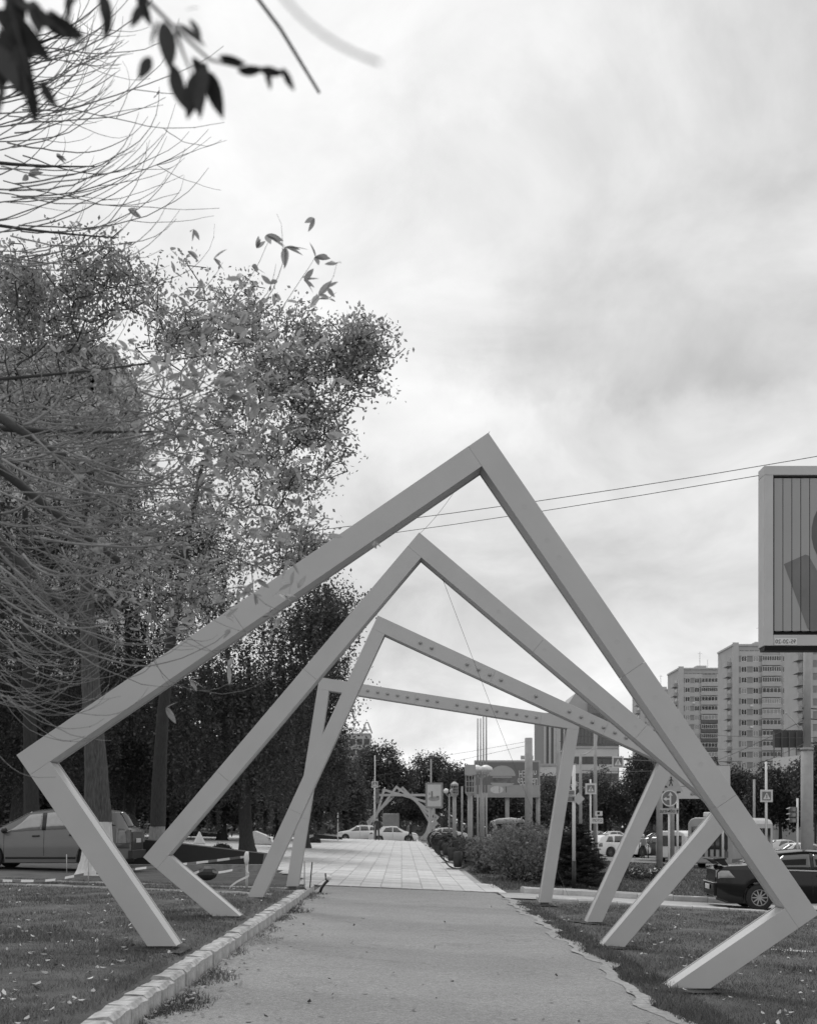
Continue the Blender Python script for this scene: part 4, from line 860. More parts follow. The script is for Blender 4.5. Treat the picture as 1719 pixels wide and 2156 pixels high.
# trolleybus and vans at the junction
def bus(name, label, px, Y, yaw, Lb, Wb, Hb, v, cat, poles=False, nwin=6, stripes=False, winz=(1.25, 2.35)):
    x = sx(px, Y); root = thing(name, label, cat, (x, Y, g(x, Y)+.012), yaw, 'buses and vans at the junction'); W2 = Wb/2
    prof = [(-W2, .35), (W2, .35), (W2+.02, 1.1), (W2, Hb-.35), (W2-.12, Hb-.12), (W2-.4, Hb), (-W2+.4, Hb), (-W2+.12, Hb-.12), (-W2, Hb-.35), (-W2-.02, 1.1)]
    b = MB().prism(prof, -Lb/2, Lb/2, 'x'); bevel(b.build('body', mat('%s_paint' % name, v, .4, .12, 1.2), root), .08, 3)
    MB().box((-Lb/2+.05, -W2-.012, .35), (Lb/2-.05, W2+.012, .62)).build('skirt', mat('bus_skirt', .18, .6), root)
    ww = (Lb-1.2)/nwin
    for k in range(nwin):
        for sd in (-1, 1):
            o = bevel(MB().box((-ww/2+.07, -.02, winz[0]), (ww/2-.07, .02, winz[1])).build('window', M_CARG, root), .05, 2); o.location = (-Lb/2+.6+ww*(k+.5), sd*(W2+.012), 0)
    for e in (-1, 1): bevel(MB().box((e*(Lb/2)-.02, -W2+.22, winz[0]-.1), (e*(Lb/2)+.02, W2-.22, winz[1]+.1)).build('windscreen' if e > 0 else 'rear_window', M_CARG, root), .06, 2)
    for sd in (-1, 1): MB().box((-Lb/2-.03, sd*(W2-.3)-.1, .7), (-Lb/2, sd*(W2-.3)+.1, 1.05)).build('tail_lamp', M_TAIL, root)
    rr = .47 if Hb > 2.5 else .36
    for wx in (-Lb*.26, Lb*.30):
        for sd in (-1, 1):
            o = MB().lathe([(rr*.5, -.13), (rr*.95, -.13), (rr, 0), (rr*.95, .13), (rr*.5, .13)], 20, axis='y').build('wheel', M_TYRE, root, True); o.location = (wx, sd*(W2-.13), rr)
            h_ = MB().lathe([(rr*.5, -.01), (rr*.5, .01)], 16, axis='y').build('rim', M_RIM, o); h_.location = (0, sd*.12, 0)
    if poles:
        bevel(MB().box((-Lb*.35, -.8, Hb+.02), (Lb*.05, .8, Hb+.32)).build('roof_box', mat('roof_gear', .6, .5), root), .08, 2)
        bevel(MB().box((-Lb*.12, -.55, Hb+.34), (Lb*.02, .55, Hb+.75)).build('pole_base', mat('roof_gear', .6), root), .1, 2)
        for sd in (-1, 1): MB().tube([(0, sd*.3, Hb+.7), (-Lb*.52, sd*.35, Hb+3.4)], .045, 6).build('trolley_pole', M_TRIM, root)
    if stripes:
        for k in range(6): MB().box((-Lb/2-.025, -W2+.25+k*.32, .75), (-Lb/2-.003, -W2+.37+k*.32, Hb-.6)).build('ribbing', M_TRIM, root)
    return root
bus('trolleybus', 'pale trolleybus half hidden by the near arches at the junction', 1540, 68, R(58), 9.0, 2.5, 2.95, .42, 'trolleybus', True, 4, True)
bus('van', 'white panel van with small rear windows left of the trolleybus', 1428, 76, R(62), 4.4, 1.9, 2.1, .75, 'van', nwin=3, winz=(1.2, 1.7))
bus('bus', 'white bus cut off by the right edge of the picture', 1768, 62, R(70), 9, 2.4, 2.9, .6, 'bus', nwin=6)
# ------------------------------------------------------------------ people, statue
def skin_body(name, verts, edges, rad, m, parent, sub=2):
    me = bpy.data.meshes.new(name); me.from_pydata(verts, edges, []); o = link(name, me, parent)
    md = o.modifiers.new('skin', 'SKIN'); md.use_smooth_shade = True
    for v, r_ in zip(me.skin_vertices[0].data, rad): v.radius = r_ if hasattr(r_, '__len__') else (r_, r_)
    me.skin_vertices[0].data[0].use_root = True
    s = o.modifiers.new('sub', 'SUBSURF'); s.levels = s.render_levels = sub; o.data.materials.append(m); return o
def cloth_mat(key, legs, coat, hem, neck, skin=.45):
    if key in MATS: return MATS[key]
    m = bpy.data.materials.new(key); m.use_nodes = True; t = m.node_tree; b = t.nodes['Principled BSDF']; b.inputs['Roughness'].default_value = .85
    co = t.nodes.new('ShaderNodeTexCoord'); se = t.nodes.new('ShaderNodeSeparateXYZ'); t.links.new(co.outputs['Object'], se.inputs[0])
    mr = t.nodes.new('ShaderNodeMapRange'); mr.inputs[1].default_value = 0; mr.inputs[2].default_value = 2; t.links.new(se.outputs[2], mr.inputs[0])
    cr = t.nodes.new('ShaderNodeValToRGB'); cr.color_ramp.interpolation = 'CONSTANT'; e = cr.color_ramp.elements
    e[0].position = 0; e[0].color = (.03, .03, .03, 1); e[1].position = .045; e[1].color = (legs,)*3 + (1,)
    for p, v in ((hem/2, coat), (neck/2, skin)): q = e.new(p); q.color = (v, v, v, 1)
    t.links.new(mr.outputs[0], cr.inputs[0]); t.links.new(cr.outputs[0], b.inputs['Base Color']); MATS[key] = m; return m
def person(label, px, Y, yaw, key, legs, coat, hem, stride=.0, hair=.05, h=1.75, arm=.0, group=None):
    x = sx(px, Y); root = thing('person', label, 'person', (x, Y, g(x, Y)+.012), yaw, group); k = h/1.75; s = stride
    V = [(0,0,.96), (0,0,1.12), (0,0,1.30), (0,0,1.44), (0,.01,1.52), (0,.02,1.60), (0,.015,1.70),
         (.10,0,.92), (.105,.02+s*.5,.50), (.11,s,.09), (.11,s+.12,.03), (-.10,0,.92), (-.105,.02-s*.3,.50), (-.11,-s,.09), (-.11,-s+.12,.03),
         (.19,0,1.42), (.25,-.03-arm*.3,1.14), (.25,.06+arm,.90+abs(arm)*.4), (.245,.09+arm*1.2,.80+abs(arm)*.5), (-.19,0,1.42), (-.25,-.03,1.14), (-.25,.06-arm*.5,.90), (-.245,.08-arm*.6,.80),
         (.235,.12+arm*1.2,.82+abs(arm)*.5), (-.235,.11-arm*.6,.82)]
    E = [(0,1),(1,2),(2,3),(3,4),(4,5),(5,6),(0,7),(7,8),(8,9),(9,10),(0,11),(11,12),(12,13),(13,14),(3,15),(15,16),(16,17),(17,18),(3,19),(19,20),(20,21),(21,22),(18,23),(22,24)]
    Rd = [(.15,.11),(.145,.105),(.17,.115),(.12,.09),(.055,.055),(.075,.09),(.07,.085),(.09,.09),(.065,.065),(.045,.045),(.04,.03),(.09,.09),(.065,.065),(.045,.045),(.04,.03),
          (.065,.065),(.048,.048),(.036,.036),(.035,.02),(.065,.065),(.048,.048),(.036,.036),(.035,.02),(.012,.012),(.012,.012)]
    b = skin_body('body', [(a*k, c*k, d*k) for a, c, d in V], E, [(p*k, q*k) for p, q in Rd], cloth_mat(key, legs, coat, hem*k, 1.50*k), root)
    if hair is not None:
        o = MB().ball((0, 0, 0), .098*k, 12, 8, (1, 1.08, .9)).build('hair', mat('hair_%.2f' % hair, hair, .7), root, True); o.location = (0, -.015*k, 1.69*k)
    for sd in (-1, 1): MB().ball((sd*.03*k, .102*k, 1.645*k), .012*k, 6, 4).build('eye', M_TRIM, root)
    MB().ball((0, .115*k, 1.62*k), .017*k, 6, 4, (.8, 1, 1.3)).build('nose', mat('skin_tone', .45, .6), root)
    return root
GP = 'people on the far side of the plaza'
person('man in dark coat standing in front of the white cars', 794, 86, R(170), 'dark_clothes', .06, .05, .78, .10, group=GP)
person('woman in black walking past the end of the white saloon', 864, 92, R(100), 'black_clothes', .05, .03, .62, .25, hair=.06, h=1.66, group=GP)
person('person in dark jacket under the distant arches, left of a pair', 852, 140, R(180), 'dark_clothes2', .05, .04, .8, .1, group=GP)
person('person in patterned pale jacket under the distant arches, right of a pair', 861, 136, R(10), 'pale_clothes', .08, .25, .75, .1, group=GP)
pr = person('person in pale hood and dark trousers waiting at the kerb at right', 1352, 84, R(0), 'pale_jacket', .05, .5, .95, .08, hair=None, group=None)
o = MB().ball((0,0,0), .13, 12, 8, (1, 1, 1.1)).build('hood', mat('pale_cloth', .55, .8), pr, True); o.location = (0, -.01, 1.67)
o = bevel(MB().box((-.17, -.10, 0), (.17, .10, .48)).build('backpack', mat('backpack_cloth', .22, .8, .2, 6)), .06, 3); o.location = Vector(pr.location) + Vector((0, -.22, .98)); tag(o, 'grey backpack on the person waiting at the kerb', 'backpack')
# bicycle beside that person
br = thing('bicycle', 'bicycle held by the person with the backpack', 'bicycle', Vector(pr.location) + Vector((.42, .15, 0)), R(80))
for wx in (-.5, .5):
    o = MB().lathe([(.30, -.02), (.34, -.02), (.35, 0), (.34, .02), (.30, .02), (.30, -.02)], 24, axis='y', cap=False).build('wheel', M_TYRE, br, True); o.location = (wx, 0, .35)
MB().tube([(-.5,0,.35), (-.12,0,.32), (.38,0,.85), (-.2,0,.82), (-.12,0,.32)], .018, 6).tube([(-.5,0,.35), (-.2,0,.82), (-.22,0,.95)], .016, 6).tube([(.5,0,.35), (.36,0,1.0)], .018, 6).build('frame', M_TRIM, br)
MB().tube([(.30,-.28,1.02), (.36,0,1.0), (.30,.28,1.02)], .014, 6).build('handlebar', M_TRIM, br); MB().ball((-.24,0,.97), .09, 8, 5, (1.3,.7,.35)).build('saddle', M_TRIM, br, True)
# bull statue among the shrubs, head to the right
Y = 62; x = sx(1062, Y); bz = sz(1722, Y) - .86; root = thing('bull_statue', 'pale grey statue of a humped bull walking right among the shrubs', 'statue', (x, Y, bz))
V = [(0,0,1.05), (.35,0,1.12), (.60,0,1.06), (.88,0,1.10), (1.10,0,1.10), (1.36,0,.94), (-.45,0,1.05), (-.75,0,1.06), (-.92,0,1.0), (-1.0,0,.7),
     (.42,.2,.75), (.5,.2,.38), (.45,.2,.04), (.42,-.2,.75), (.30,-.2,.40), (.34,-.2,.04), (-.70,.2,.78), (-.62,.2,.50), (-.80,.2,.28), (-.76,.2,.04), (-.72,-.2,.78), (-.55,-.2,.5), (-.66,-.2,.28), (-.6,-.2,.04),
     (1.06,.16,1.24), (1.10,.24,1.40), (1.06,-.16,1.24), (1.10,-.24,1.40), (.32,0,1.34)]
E = [(0,1),(1,2),(2,3),(3,4),(4,5),(0,6),(6,7),(7,8),(8,9),(2,10),(10,11),(11,12),(2,13),(13,14),(14,15),(7,16),(16,17),(17,18),(18,19),(7,20),(20,21),(21,22),(22,23),(4,24),(24,25),(4,26),(26,27),(1,28)]
Rd = [(.36,.34),(.38,.38),(.30,.32),(.22,.24),(.15,.17),(.10,.11),(.32,.32),(.28,.28),(.05,.05),(.03,.03),(.15,.15),(.09,.09),(.08,.08),(.15,.15),(.09,.09),(.08,.08),(.17,.17),(.11,.11),(.07,.07),(.07,.07),(.17,.17),(.11,.11),(.07,.07),(.07,.07),(.05,.05),(.03,.03),(.05,.05),(.03,.03),(.22,.2)]
skin_body('body', [(a*.84, b*.7, c*.70-.03) for a, b, c in V], E, [(p*.50, q*.50) for p, q in Rd], mat('statue_stone', .42, .7, .15, 3, .3, 10), root)
bevel(MB().box((-.95, -.35, -2.0), (.95, .35, -.03)).build('plinth', M_CONC, root), .03)

# ------------------------------------------------------------------ street furniture
M_POST = mat('galvanised_post', 0.48, 0.5, .1, 6)
M_POSTC = mat('concrete_post', 0.34, 0.85, .15, 3, .3, 20)
M_SIGNW = mat('sign_white', 0.68, 0.4, .06, 3)
M_SIGND = mat('sign_dark_field', 0.17, 0.4, .08, 3)
M_INK = mat('sign_ink', 0.02, 0.5)
M_SIGNG = mat('sign_grey_back', 0.40, 0.5, .1, 3)
def post(px, Y, pytop, r=.045, pybot=None, name='post', m=None, parent=None, taper=1.0):
    x = sx(px, Y); z0 = g(x, Y) - .05 if pybot is None else sz(pybot, Y); z1 = sz(pytop, Y)
    return x, z0, z1
def sign_root(label, px, Y, cat='sign', group=None, name='road_sign'):
    x = sx(px, Y); return thing(name, label, cat, (x, Y, g(x, Y)), 0, group)
def pole_part(root, top, r=.045, m=None, dx=0.0, name='pole', z0=-.05, lean=0.0, r1=None):
    return MB().tube([(dx, 0, z0), (dx+lean, 0, top)], [r, r1 or r], 10).build(name, m or M_POST, root, True)
def tri(cx, cz, w, h): return [(cx-w/2, cz-h/2), (cx+w/2, cz-h/2), (cx, cz+h/2)]
def walker(b, cx, cz, s, y0, y1):
    b.lathe([(.07*s, y0), (.07*s, y1)], 8, (cx, 0, cz+.36*s), 'y')
    for (x0, z0, x1, z1, w) in [(0,.28,-.02,.0,.09), (-.02,.02,-.16,-.34,.07), (-.02,.02,.12,-.34,.07), (0,.24,.17,.04,.05), (0,.24,-.16,.06,.05)]:
        d = Vector((x1-x0, z1-z0)).normalized(); n_ = Vector((-d.y, d.x))*w/2*s
        b.prism([(cx+x0*s+n_.x, cz+z0*s+n_.y), (cx+x1*s+n_.x, cz+z1*s+n_.y), (cx+x1*s-n_.x, cz+z1*s-n_.y), (cx+x0*s-n_.x, cz+z0*s-n_.y)], y0, y1)
def crossing_plate(root, cz, s, dx=0.0, border=.0):
    if border: MB().box((dx-s/2-border, -.075, cz-s/2-border), (dx+s/2+border, -.055, cz+s/2+border)).build('backing_board', M_SIGNW, root)
    p = MB().box((dx-s/2, -.095, cz-s/2), (dx+s/2, -.078, cz+s/2)).build('sign_plate', M_SIGND, root)
    MB().prism(tri(dx, cz, s*.86, s*.78), -.101, -.0965).build('triangle', M_SIGNW, p)
    b = MB(); walker(b, dx, cz-s*.08, s*.62, -.107, -.1025); b.build('walking_figure', M_INK, p)
GS = 'pedestrian crossing signs'
def crossing_sign(label, px, Y, pytop, pysign, spx, border=0, r=.04, lean=0.0):
    root = sign_root(label, px, Y, 'road sign', GS, 'crossing_sign'); z = root.location.z
    pole_part(root, sz(pytop, Y)-z, r, M_SIGNW, lean=lean); crossing_plate(root, sz(pysign, Y)-z, pm(spx, Y), 0, pm(border, Y)); return root
crossing_sign('pedestrian crossing sign on a tall pole left of the distant arches', 789, 92, 1590, 1651, 10, 1.5)
crossing_sign('pedestrian crossing sign with pale border left of the third arch right leg', 1242, 48, 1640, 1660, 15, 4)
crossing_sign('pedestrian crossing sign on white pole right of the near arch', 1611, 52, 1603, 1675, 18, 4, .05)
# dark square emblem on top of that pole (two pale arches on a dark plate)
root = sign_root('dark square sign with two pale arches on the pole above the right crossing sign', 1613, 52.12, 'sign', None, 'emblem_sign'); z = root.location.z
MB().box((-pm(7,52), -.04, sz(1624,52)-z), (pm(7,52), -.02, sz(1607,52)-z)).build('panel', M_INK, root)
for s in (-1, 1):
    pts = [(s*pm(3,52)+math.cos(t)*pm(2.4,52), -.05, sz(1616,52)-z + (math.sin(t)*pm(6,52))) for t in np.linspace(-.5, math.pi+.5, 12)]
    MB().tube(pts, .014, 5).build('arch_stroke', M_SIGNW, root)
MB().tube([(0,0,-.05), (0,0,sz(1606,52)-z)], .03, 8).build('pole', M_SIGNG, root)
# sign hung over the road from a bracket
root = sign_root('pedestrian crossing sign hung high over the road on a bracket arm', 1252, 60, 'road sign', GS, 'crossing_sign'); z = root.location.z
pole_part(root, sz(1540, 60)-z, .12, M_POSTC, r1=.09); crossing_plate(root, sz(1604, 60)-z, pm(18, 60), pm(47, 60), pm(3, 60))
MB().tube([(0,0,sz(1594,60)-z), (pm(75,60),0,sz(1597,60)-z)], .035, 6).build('bracket_arm', mat('dark_bracket', .07, .6), root)
MB().tube([(0,0,sz(1622,60)-z), (pm(30,60),0,sz(1612,60)-z), (pm(60,60),0,sz(1607,60)-z)], .03, 6).build('bracket_arm', M_POST, root)
# priority-road diamond with dark plates
root = sign_root('thin post with diamond sign and two dark plates by the fourth arch', 1207, 31, 'road sign', None, 'diamond_sign'); z = root.location.z
pole_part(root, sz(1610, 31)-z, .05, M_SIGNW, z0=sz(1812, 31)-z); pole_part(root, sz(1812, 31)-z-.002, .06, M_INK, name='dark_pole_foot')
zc = sz(1681, 31)-z; s = pm(13, 31); dx = pm(9, 31)
MB().prism([(dx-s, zc), (dx, zc-s), (dx+s, zc), (dx, zc+s)], -.085, -.065).build('sign_plate', mat('diamond_face', .46, .4, .05), root)
for (a, b_) in ((1664, 1672), (1676, 1686)): 
    p = MB().box((-pm(17,31), -.085, sz(b_,31)-z), (0, -.065, sz(a,31)-z)).build('text_plate', M_SIGND, root); MB().box((-pm(17,31)-.02, -.064, sz(b_,31)-z-.02), (.02, -.056, sz(a,31)-z+.02)).build('border', M_SIGNW, p)
# road works, direction disc and diversion plate
Y = 44; root = sign_root('post with road works sign, round arrow disc and diversion plate', 1407, Y, 'road sign', None, 'works_sign'); z = root.location.z
pole_part(root, sz(1724, Y)-z+.3, .04, M_SIGNW)
zc = sz(1652, Y)-z; MB().prism(tri(0, zc+.25, 1.05, 1.0), -.09, -.07).build('works_plate', mat('works_face', .44, .5, .06), root); b = MB(); S = .5
walker(b, .06, zc+.12, .46, -.10, -.093); b.prism([(-.36, zc-.10), (-.06, zc-.10), (-.2, zc+.03)], -.10, -.093); b.build('worker_figure', M_INK, root)
zc = sz(1680, Y)-z; p = MB().lathe([(.30, -.09), (.30, -.07)], 28, (0, 0, zc), 'y').build('arrow_disc', M_SIGND, root); MB().lathe([(.275, -.096), (.315, -.096), (.315, -.068), (.275, -.068), (.275, -.096)], 28, (0, 0, zc), 'y', False).build('rim', M_SIGNW, p)
MB().box((-.0, -.10, zc-.26), (.06, -.092, zc+.12)).prism([(-.06, zc+.1), (.12, zc+.1), (.03, zc+.24)], -.10, -.092).box((-.14, -.099, zc-.06), (-.002, -.092, zc)).prism([(-.12, zc-.11), (-.12, zc+.05), (-.25, zc-.03)], -.10, -.092).build('arrow', M_SIGNW, p)
zc = sz(1707, Y)-z; p = MB().box((-.36, -.09, zc-.11), (.36, -.07, zc+.11)).build('diversion_plate', mat('works_face', .44), root)
o = link('lettering', text_mesh('объезд', .17), p, M_INK); o.location = (-.08, -.096, zc); MB().prism([(.25, zc), (.35, zc), (.30, zc+.07)], -.098, -.0915).box((.285, -.098, zc-.07), (.315, -.0915, zc-.001)).build('arrow', M_INK, p)
# direction board behind it
Y = 50; root = sign_root('large pale direction board with arrow behind the second arch', 1420, Y, 'road sign', None, 'direction_board'); z = root.location.z
MB().box((-pm(3,Y), -.06, sz(1681,Y)-z), (pm(115,Y), -.03, sz(1610,Y)-z)).build('panel', mat('board_face', .56, .4, .04), root)
for k in (0, 1): MB().box((-pm(3,Y)+.03, -.066, sz(1655-44*k,Y)-z-.012), (pm(115,Y), -.0605, sz(1655-44*k,Y)-z+.012)).build('dividing_line', M_SIGND, root)
zc = sz(1667, Y)-z; MB().box((.03+.08, -.068, zc-.03), (.22, -.0605, zc+.03)).prism([(.03, zc), (.12, zc-.09), (.12, zc+.09)], -.069, -.0605).build('arrow', M_INK, root)
for (px, py, tx, s_) in [(1462, 1672, 'СКАЯ', .17), (1446, 1643, 'АЯ', .13), (1436, 1638, 'ов', .12)]:
    o = link('lettering', text_mesh(tx, s_), root, M_INK); o.location = (sx(px, Y)-root.location.x, -.064, sz(py, Y)-z)
pole_part(root, sz(1681, Y)-z, .05, M_SIGNW, pm(5, Y)); pole_part(root, sz(1681, Y)-z, .05, M_SIGNW, pm(100, Y))
# stop boards
Y = 55; root = sign_root('small white stop board low behind the crossing signs', 1256, Y, 'sign', None, 'stop_board'); z = root.location.z
MB().box((-.28, -.03, sz(1733,Y)-z), (.28, 0, sz(1721,Y)-z)).build('panel', M_SIGNW, root); o = link('lettering', text_mesh('СТОП', .16), root, M_INK); o.location = (0, -.034, sz(1727,Y)-z)
MB().box((-.1, -.03, sz(1717,Y)-z), (.25, 0, sz(1707,Y)-z)).build('panel', M_SIGNW, root); MB().box((.0, -.04, sz(1714,Y)-z), (.12, -.031, sz(1709,Y)-z)).build('symbol', M_INK, root); pole_part(root, sz(1707,Y)-z, .03, M_POST)
# lamp and catenary posts
def mast(name, label, px, Y, pytop, r0, r1, m, cat='post', step=None, group=None, extra=None):
    root = sign_root(label, px, Y, cat, group, name); z = root.location.z; top = sz(pytop, Y)-z
    if step:
        zs = sz(step, Y)-z; pole_part(root, zs, r0, m, name='lower_shaft'); MB().lathe([(r0*1.12, zs-.02), (r0*1.12, zs+.06), (r1, zs+.08)], 12).build('collar', m, root, True); MB().tube([(0,0,zs+.06), (0,0,top)], [r1, r1*.85], 12).build('upper_shaft', m, root, True)
    else: pole_part(root, top, r0, m, r1=r1)
    return root, z
rt, z = mast('overhead_line_mast', 'thick stepped concrete mast at the right, in front of the towers', 1697, 41, 1340, .215, .14, M_POSTC, step=1578)
for py in (1490, 1512, 1562): MB().tube([(-pm(10,41),0,sz(py,41)-z), (pm(22,41),0,sz(py+2,41)-z)], .02, 6).ball((-pm(8,41),0,sz(py,41)-z), .04, 6, 4).build('cross_arm', M_TRIM, rt)
MB().tube([(0,0,sz(1545,41)-z), (-pm(45,41),0,sz(1500,41)-z)], .018, 6).build('bracket_arm', M_POST, rt)
mast('concrete_post', 'plain square concrete post in front of the burger hoarding', 1112, 52, 1553, .19, .18, M_POSTC)
mast('lamp_post', 'tall pale mast left of the fourth arch right leg', 1173, 60, 1520, .11, .08, M_POSTC)
rt, z = mast('lamp_post', 'street lamp post with curved arm in front of the glass tower', 1221, 66, 1585, .11, .08, M_POSTC)
top = sz(1585,66)-z; MB().tube([(0,0,top-.1)] + [(math.sin(t)*.9+.05*t, 0, top-.1+ (1-math.cos(t))*1.1) for t in np.linspace(.2, 1.7, 8)], .035, 6).build('curved_arm', M_POST, rt); bevel(MB().box((.85, -.12, top+1.05), (1.5, .12, top+1.2)).build('lamp_head', M_POST, rt), .05, 2)
mast('concrete_post', 'thick grey post right of the round arrow disc', 1413, 62, 1600, .15, .13, M_POSTC)
mast('concrete_post', 'thick grey post behind the diversion plate', 1387, 58, 1590, .17, .15, M_POSTC)
mast('lamp_post', 'slim pale pole far behind at the crossing, right of the spruce', 1220, 80, 1600, .09, .07, M_POSTC)
mast('lamp_post', 'slim dark pole left of the right crossing sign', 1586, 80, 1640, .10, .08, M_POSTC)
# traffic lights
def lights(label, px, Y, pyt, pyb, pole_top, flip=1):
    root = sign_root(label, px, Y, 'traffic light', None, 'traffic_light'); z = root.location.z; pole_part(root, sz(pole_top, Y)-z, .05, M_SIGNW); w = .17
    hgt = (sz(pyt,Y)-sz(pyb,Y))/3
    for k in range(3):
        zz = sz(pyb,Y)-z + hgt*k; c = bevel(MB().box((-.22*flip-w, -.14, zz+.01), (-.22*flip+w, .14, zz+hgt-.01)).build('lamp_housing', mat('signal_housing', .13, .5), root), .03, 2)
        MB().prism([(-.22*flip-w-.16, zz+hgt-.1), (-.22*flip-w, zz+hgt-.03), (-.22*flip-w, zz+hgt-.12)], -.1, .1).build('visor', M_SIGNG, c)
        MB().lathe([(.09, -.15), (.09, -.141)], 12, (-.22*flip, 0, zz+hgt/2), 'y').build('lens', M_TAIL, c)
lights('traffic light with three side hoods behind the near arch at right', 1677, 56, 1698, 1732, 1680)
lights('small traffic light on the crossing sign pole left of the distant arches', 788, 95, 1660, 1692, 1658, -1)
# near three-sided prism billboard at the right edge
Y = 21.0; x0, z0, x1, z1 = sx(1607, Y), sz(1368, Y), sx(1607, Y)+6.3, sz(980, Y); root = thing('billboard', 'large prism billboard on the right edge, number strip below, dark shapes on it', 'billboard', (9.9, Y+.4, g(9.9, Y)))
rx, ry, rz = root.location; fw = .17; M_BF = mat('billboard_frame', .50, .5, .06, 2); M_SL = mat('billboard_slat', .34, .5, .06, 2)
loc = lambda x, y, z: (x-rx, y-ry, z-rz)
def bb(name, a, b_, m, par=root): return bevel(MB().box(loc(*a), loc(*b_)).build(name, m, par), .006)
bb('frame', (x0, Y, z1-fw), (x1, Y+.35, z1), M_BF); bb('frame', (x0, Y, z0+.08), (x0+fw, Y+.35, z1-fw-.002), M_BF); bb('frame', (x0+fw+.002, Y, z0+.08), (x1, Y+.35, z0+.28), M_BF); bb('frame', (x1-fw, Y+.002, z0+.33), (x1-.002, Y+.35, z1-fw-.002), M_BF)
MB().prism([(Y-ry, z0+.078-rz), (Y+.35-ry, z0+.078-rz), (Y+.30-ry, z0-rz), (Y+.06-ry, z0-rz)], x0+.02-rx, x1-rx, 'x').build('bottom_tray', M_INK, root); bb('back_box', (x0+fw+.01, Y+.2, z0+.33), (x1-fw-.01, Y+.34, z1-fw-.01), M_INK)
n = 36; sw = (x1-x0-2*fw-.04)/n
sl = MB().prism([(0, 0), (sw-.012, 0), (sw/2, .12)], 0, 1, 'z').mesh('slat', M_SL)
zb0, zb1 = z0+.36, z1-fw-.05
for k in range(n):
    o = link('slat', sl, root); o.location = loc(x0+fw+.03+k*sw, Y+.04, zb0); o.scale = (1, 1, zb1-zb0)
# dark printed shapes: a rounded slab and a rounded figure reaching out of the picture, as thin prints on the slats
def print_shape(name, poly, v):
    """clip a polygon to each slat and lay it 2 mm proud of the slat"""
    b = MB()
    for k in range(n):
        xa = x0+fw+.03+k*sw; xb = xa+sw-.012; p = poly
        for (ax_, sgn) in ((xa, 1), (xb, -1)):
            q = []
            for (A, B_) in zip(p, p[1:]+p[:1]):
                ia, ib = (A[0]-ax_)*sgn >= 0, (B_[0]-ax_)*sgn >= 0
                if ia: q.append(A)
                if ia != ib: t = (ax_-A[0])/(B_[0]-A[0]); q.append((ax_, A[1]+(B_[1]-A[1])*t))
            p = q
            if len(p) < 3: break
        if len(p) >= 3: b.prism([(a-rx, c_-rz) for a, c_ in p], Y+.036-ry, Y+.038-ry)
    b.build(name, mat('print_%.2f' % v, v, .6, .15, 2), root)
P2 = lambda pts: [(sx(a, Y), sz(b_, Y)) for a, b_ in pts]
print_shape('printed_slab', P2([(1650, 1186), (1695, 1166), (1702, 1168), (1770, 1290), (1775, 1325), (1706, 1327), (1700, 1322)]), .17)
cxp, cyp = 1790, 1120; print_shape('printed_disc', P2([(cxp+math.cos(t)*82, cyp+math.sin(t)*92) for t in np.linspace(0, 2*math.pi, 28)[:-1]]), .11)
o = bb('number_strip', (sx(1629, Y), Y-.006, sz(1357.5, Y)), (sx(1676, Y), Y-.002, sz(1343, Y)), M_SIGNW); o2 = link('lettering', text_mesh('95-20-20', .105, extrude=.001), root, M_INK); o2.location = loc(sx(1652, Y), Y-.009, sz(1350.5, Y))
MB().tube([(0, 0, -.2), (0, 0, z0-rz+.2)], .18, 14).build('column', M_BF, root, True)
# burger hoarding on the far side
Y = 86; root = sign_root('wide hoarding picturing a burger with large white lettering', 1065, Y, 'hoarding', None, 'burger_hoarding'); rx, ry, rz = root.location
def hb_(name, p0, p1, y0, y1, m): return MB().box((sx(p0[0],Y)-rx, y0, sz(p1[1],Y)-rz), (sx(p1[0],Y)-rx, y1, sz(p0[1],Y)-rz)).build(name, m, root)
hb_('frame', (998, 1600), (1136, 1678), 0, .35, mat('hoarding_frame', .38, .5)); hb_('picture_field', (1001, 1604), (1133, 1652), -.02, -.002, mat('poster_dark', .17, .6, .05)); hb_('picture_table', (1001, 1652), (1133, 1674.5), -.024, -.002, mat('poster_pale', .36, .6, .06))
def disc(name, cx, cy, rx_, ry_, m, y, t0=0, t1=2*math.pi, cut=None):
    pts = [(sx(cx+math.cos(t)*rx_, Y)-rx, sz(cy-math.sin(t)*ry_, Y)-rz) for t in np.linspace(t0, t1, 22)[:(-1 if t1 > 6 else None)]]
    return MB().prism(pts, y, y+.004).build(name, m, root)
disc('bun_top', 1057, 1633, 27, 22, mat('bun', .40, .6, .1, 1), -.034, 0, math.pi); disc('filling', 1057, 1641, 25, 8, mat('filling', .17, .7, .5, 3), -.031); disc('bun_bottom', 1057, 1647, 25, 9, mat('bun', .40), -.040, math.pi, 2*math.pi)
MB().box((sx(1036,Y)-rx, -.045, sz(1637,Y)-rz), (sx(1077,Y)-rx, -.036, sz(1634,Y)-rz)).build('mayonnaise', mat('poster_pale', .5), root); disc('badge', 1019, 1623, 13, 13, mat('bun', .4), -.033); disc('side_plate', 1045, 1662, 14, 8, mat('plate_white', .6), -.044)
for dx in (1050, 1064): MB().box((sx(dx,Y)-rx, -.05, sz(1668,Y)-rz), (sx(dx+1,Y)-rx, -.046, sz(1655,Y)-rz)).build('printed_stroke', M_INK, root)
for (tx, px, py) in [('ЧИКЕН', 1110, 1630), ('ПРЕМЬЕР', 1110, 1646.5)]:
    me = text_mesh(tx, .70); xsz = max(v.co.x for v in me.vertices) - min(v.co.x for v in me.vertices); o = link('lettering', me, root, mat('letter_white', .8, .5)); o.location = (sx(px,Y)-rx, -.036, sz(py,Y)-rz); o.scale = (pm(36 if len(tx) < 6 else 42, Y)/xsz, 1, 1)
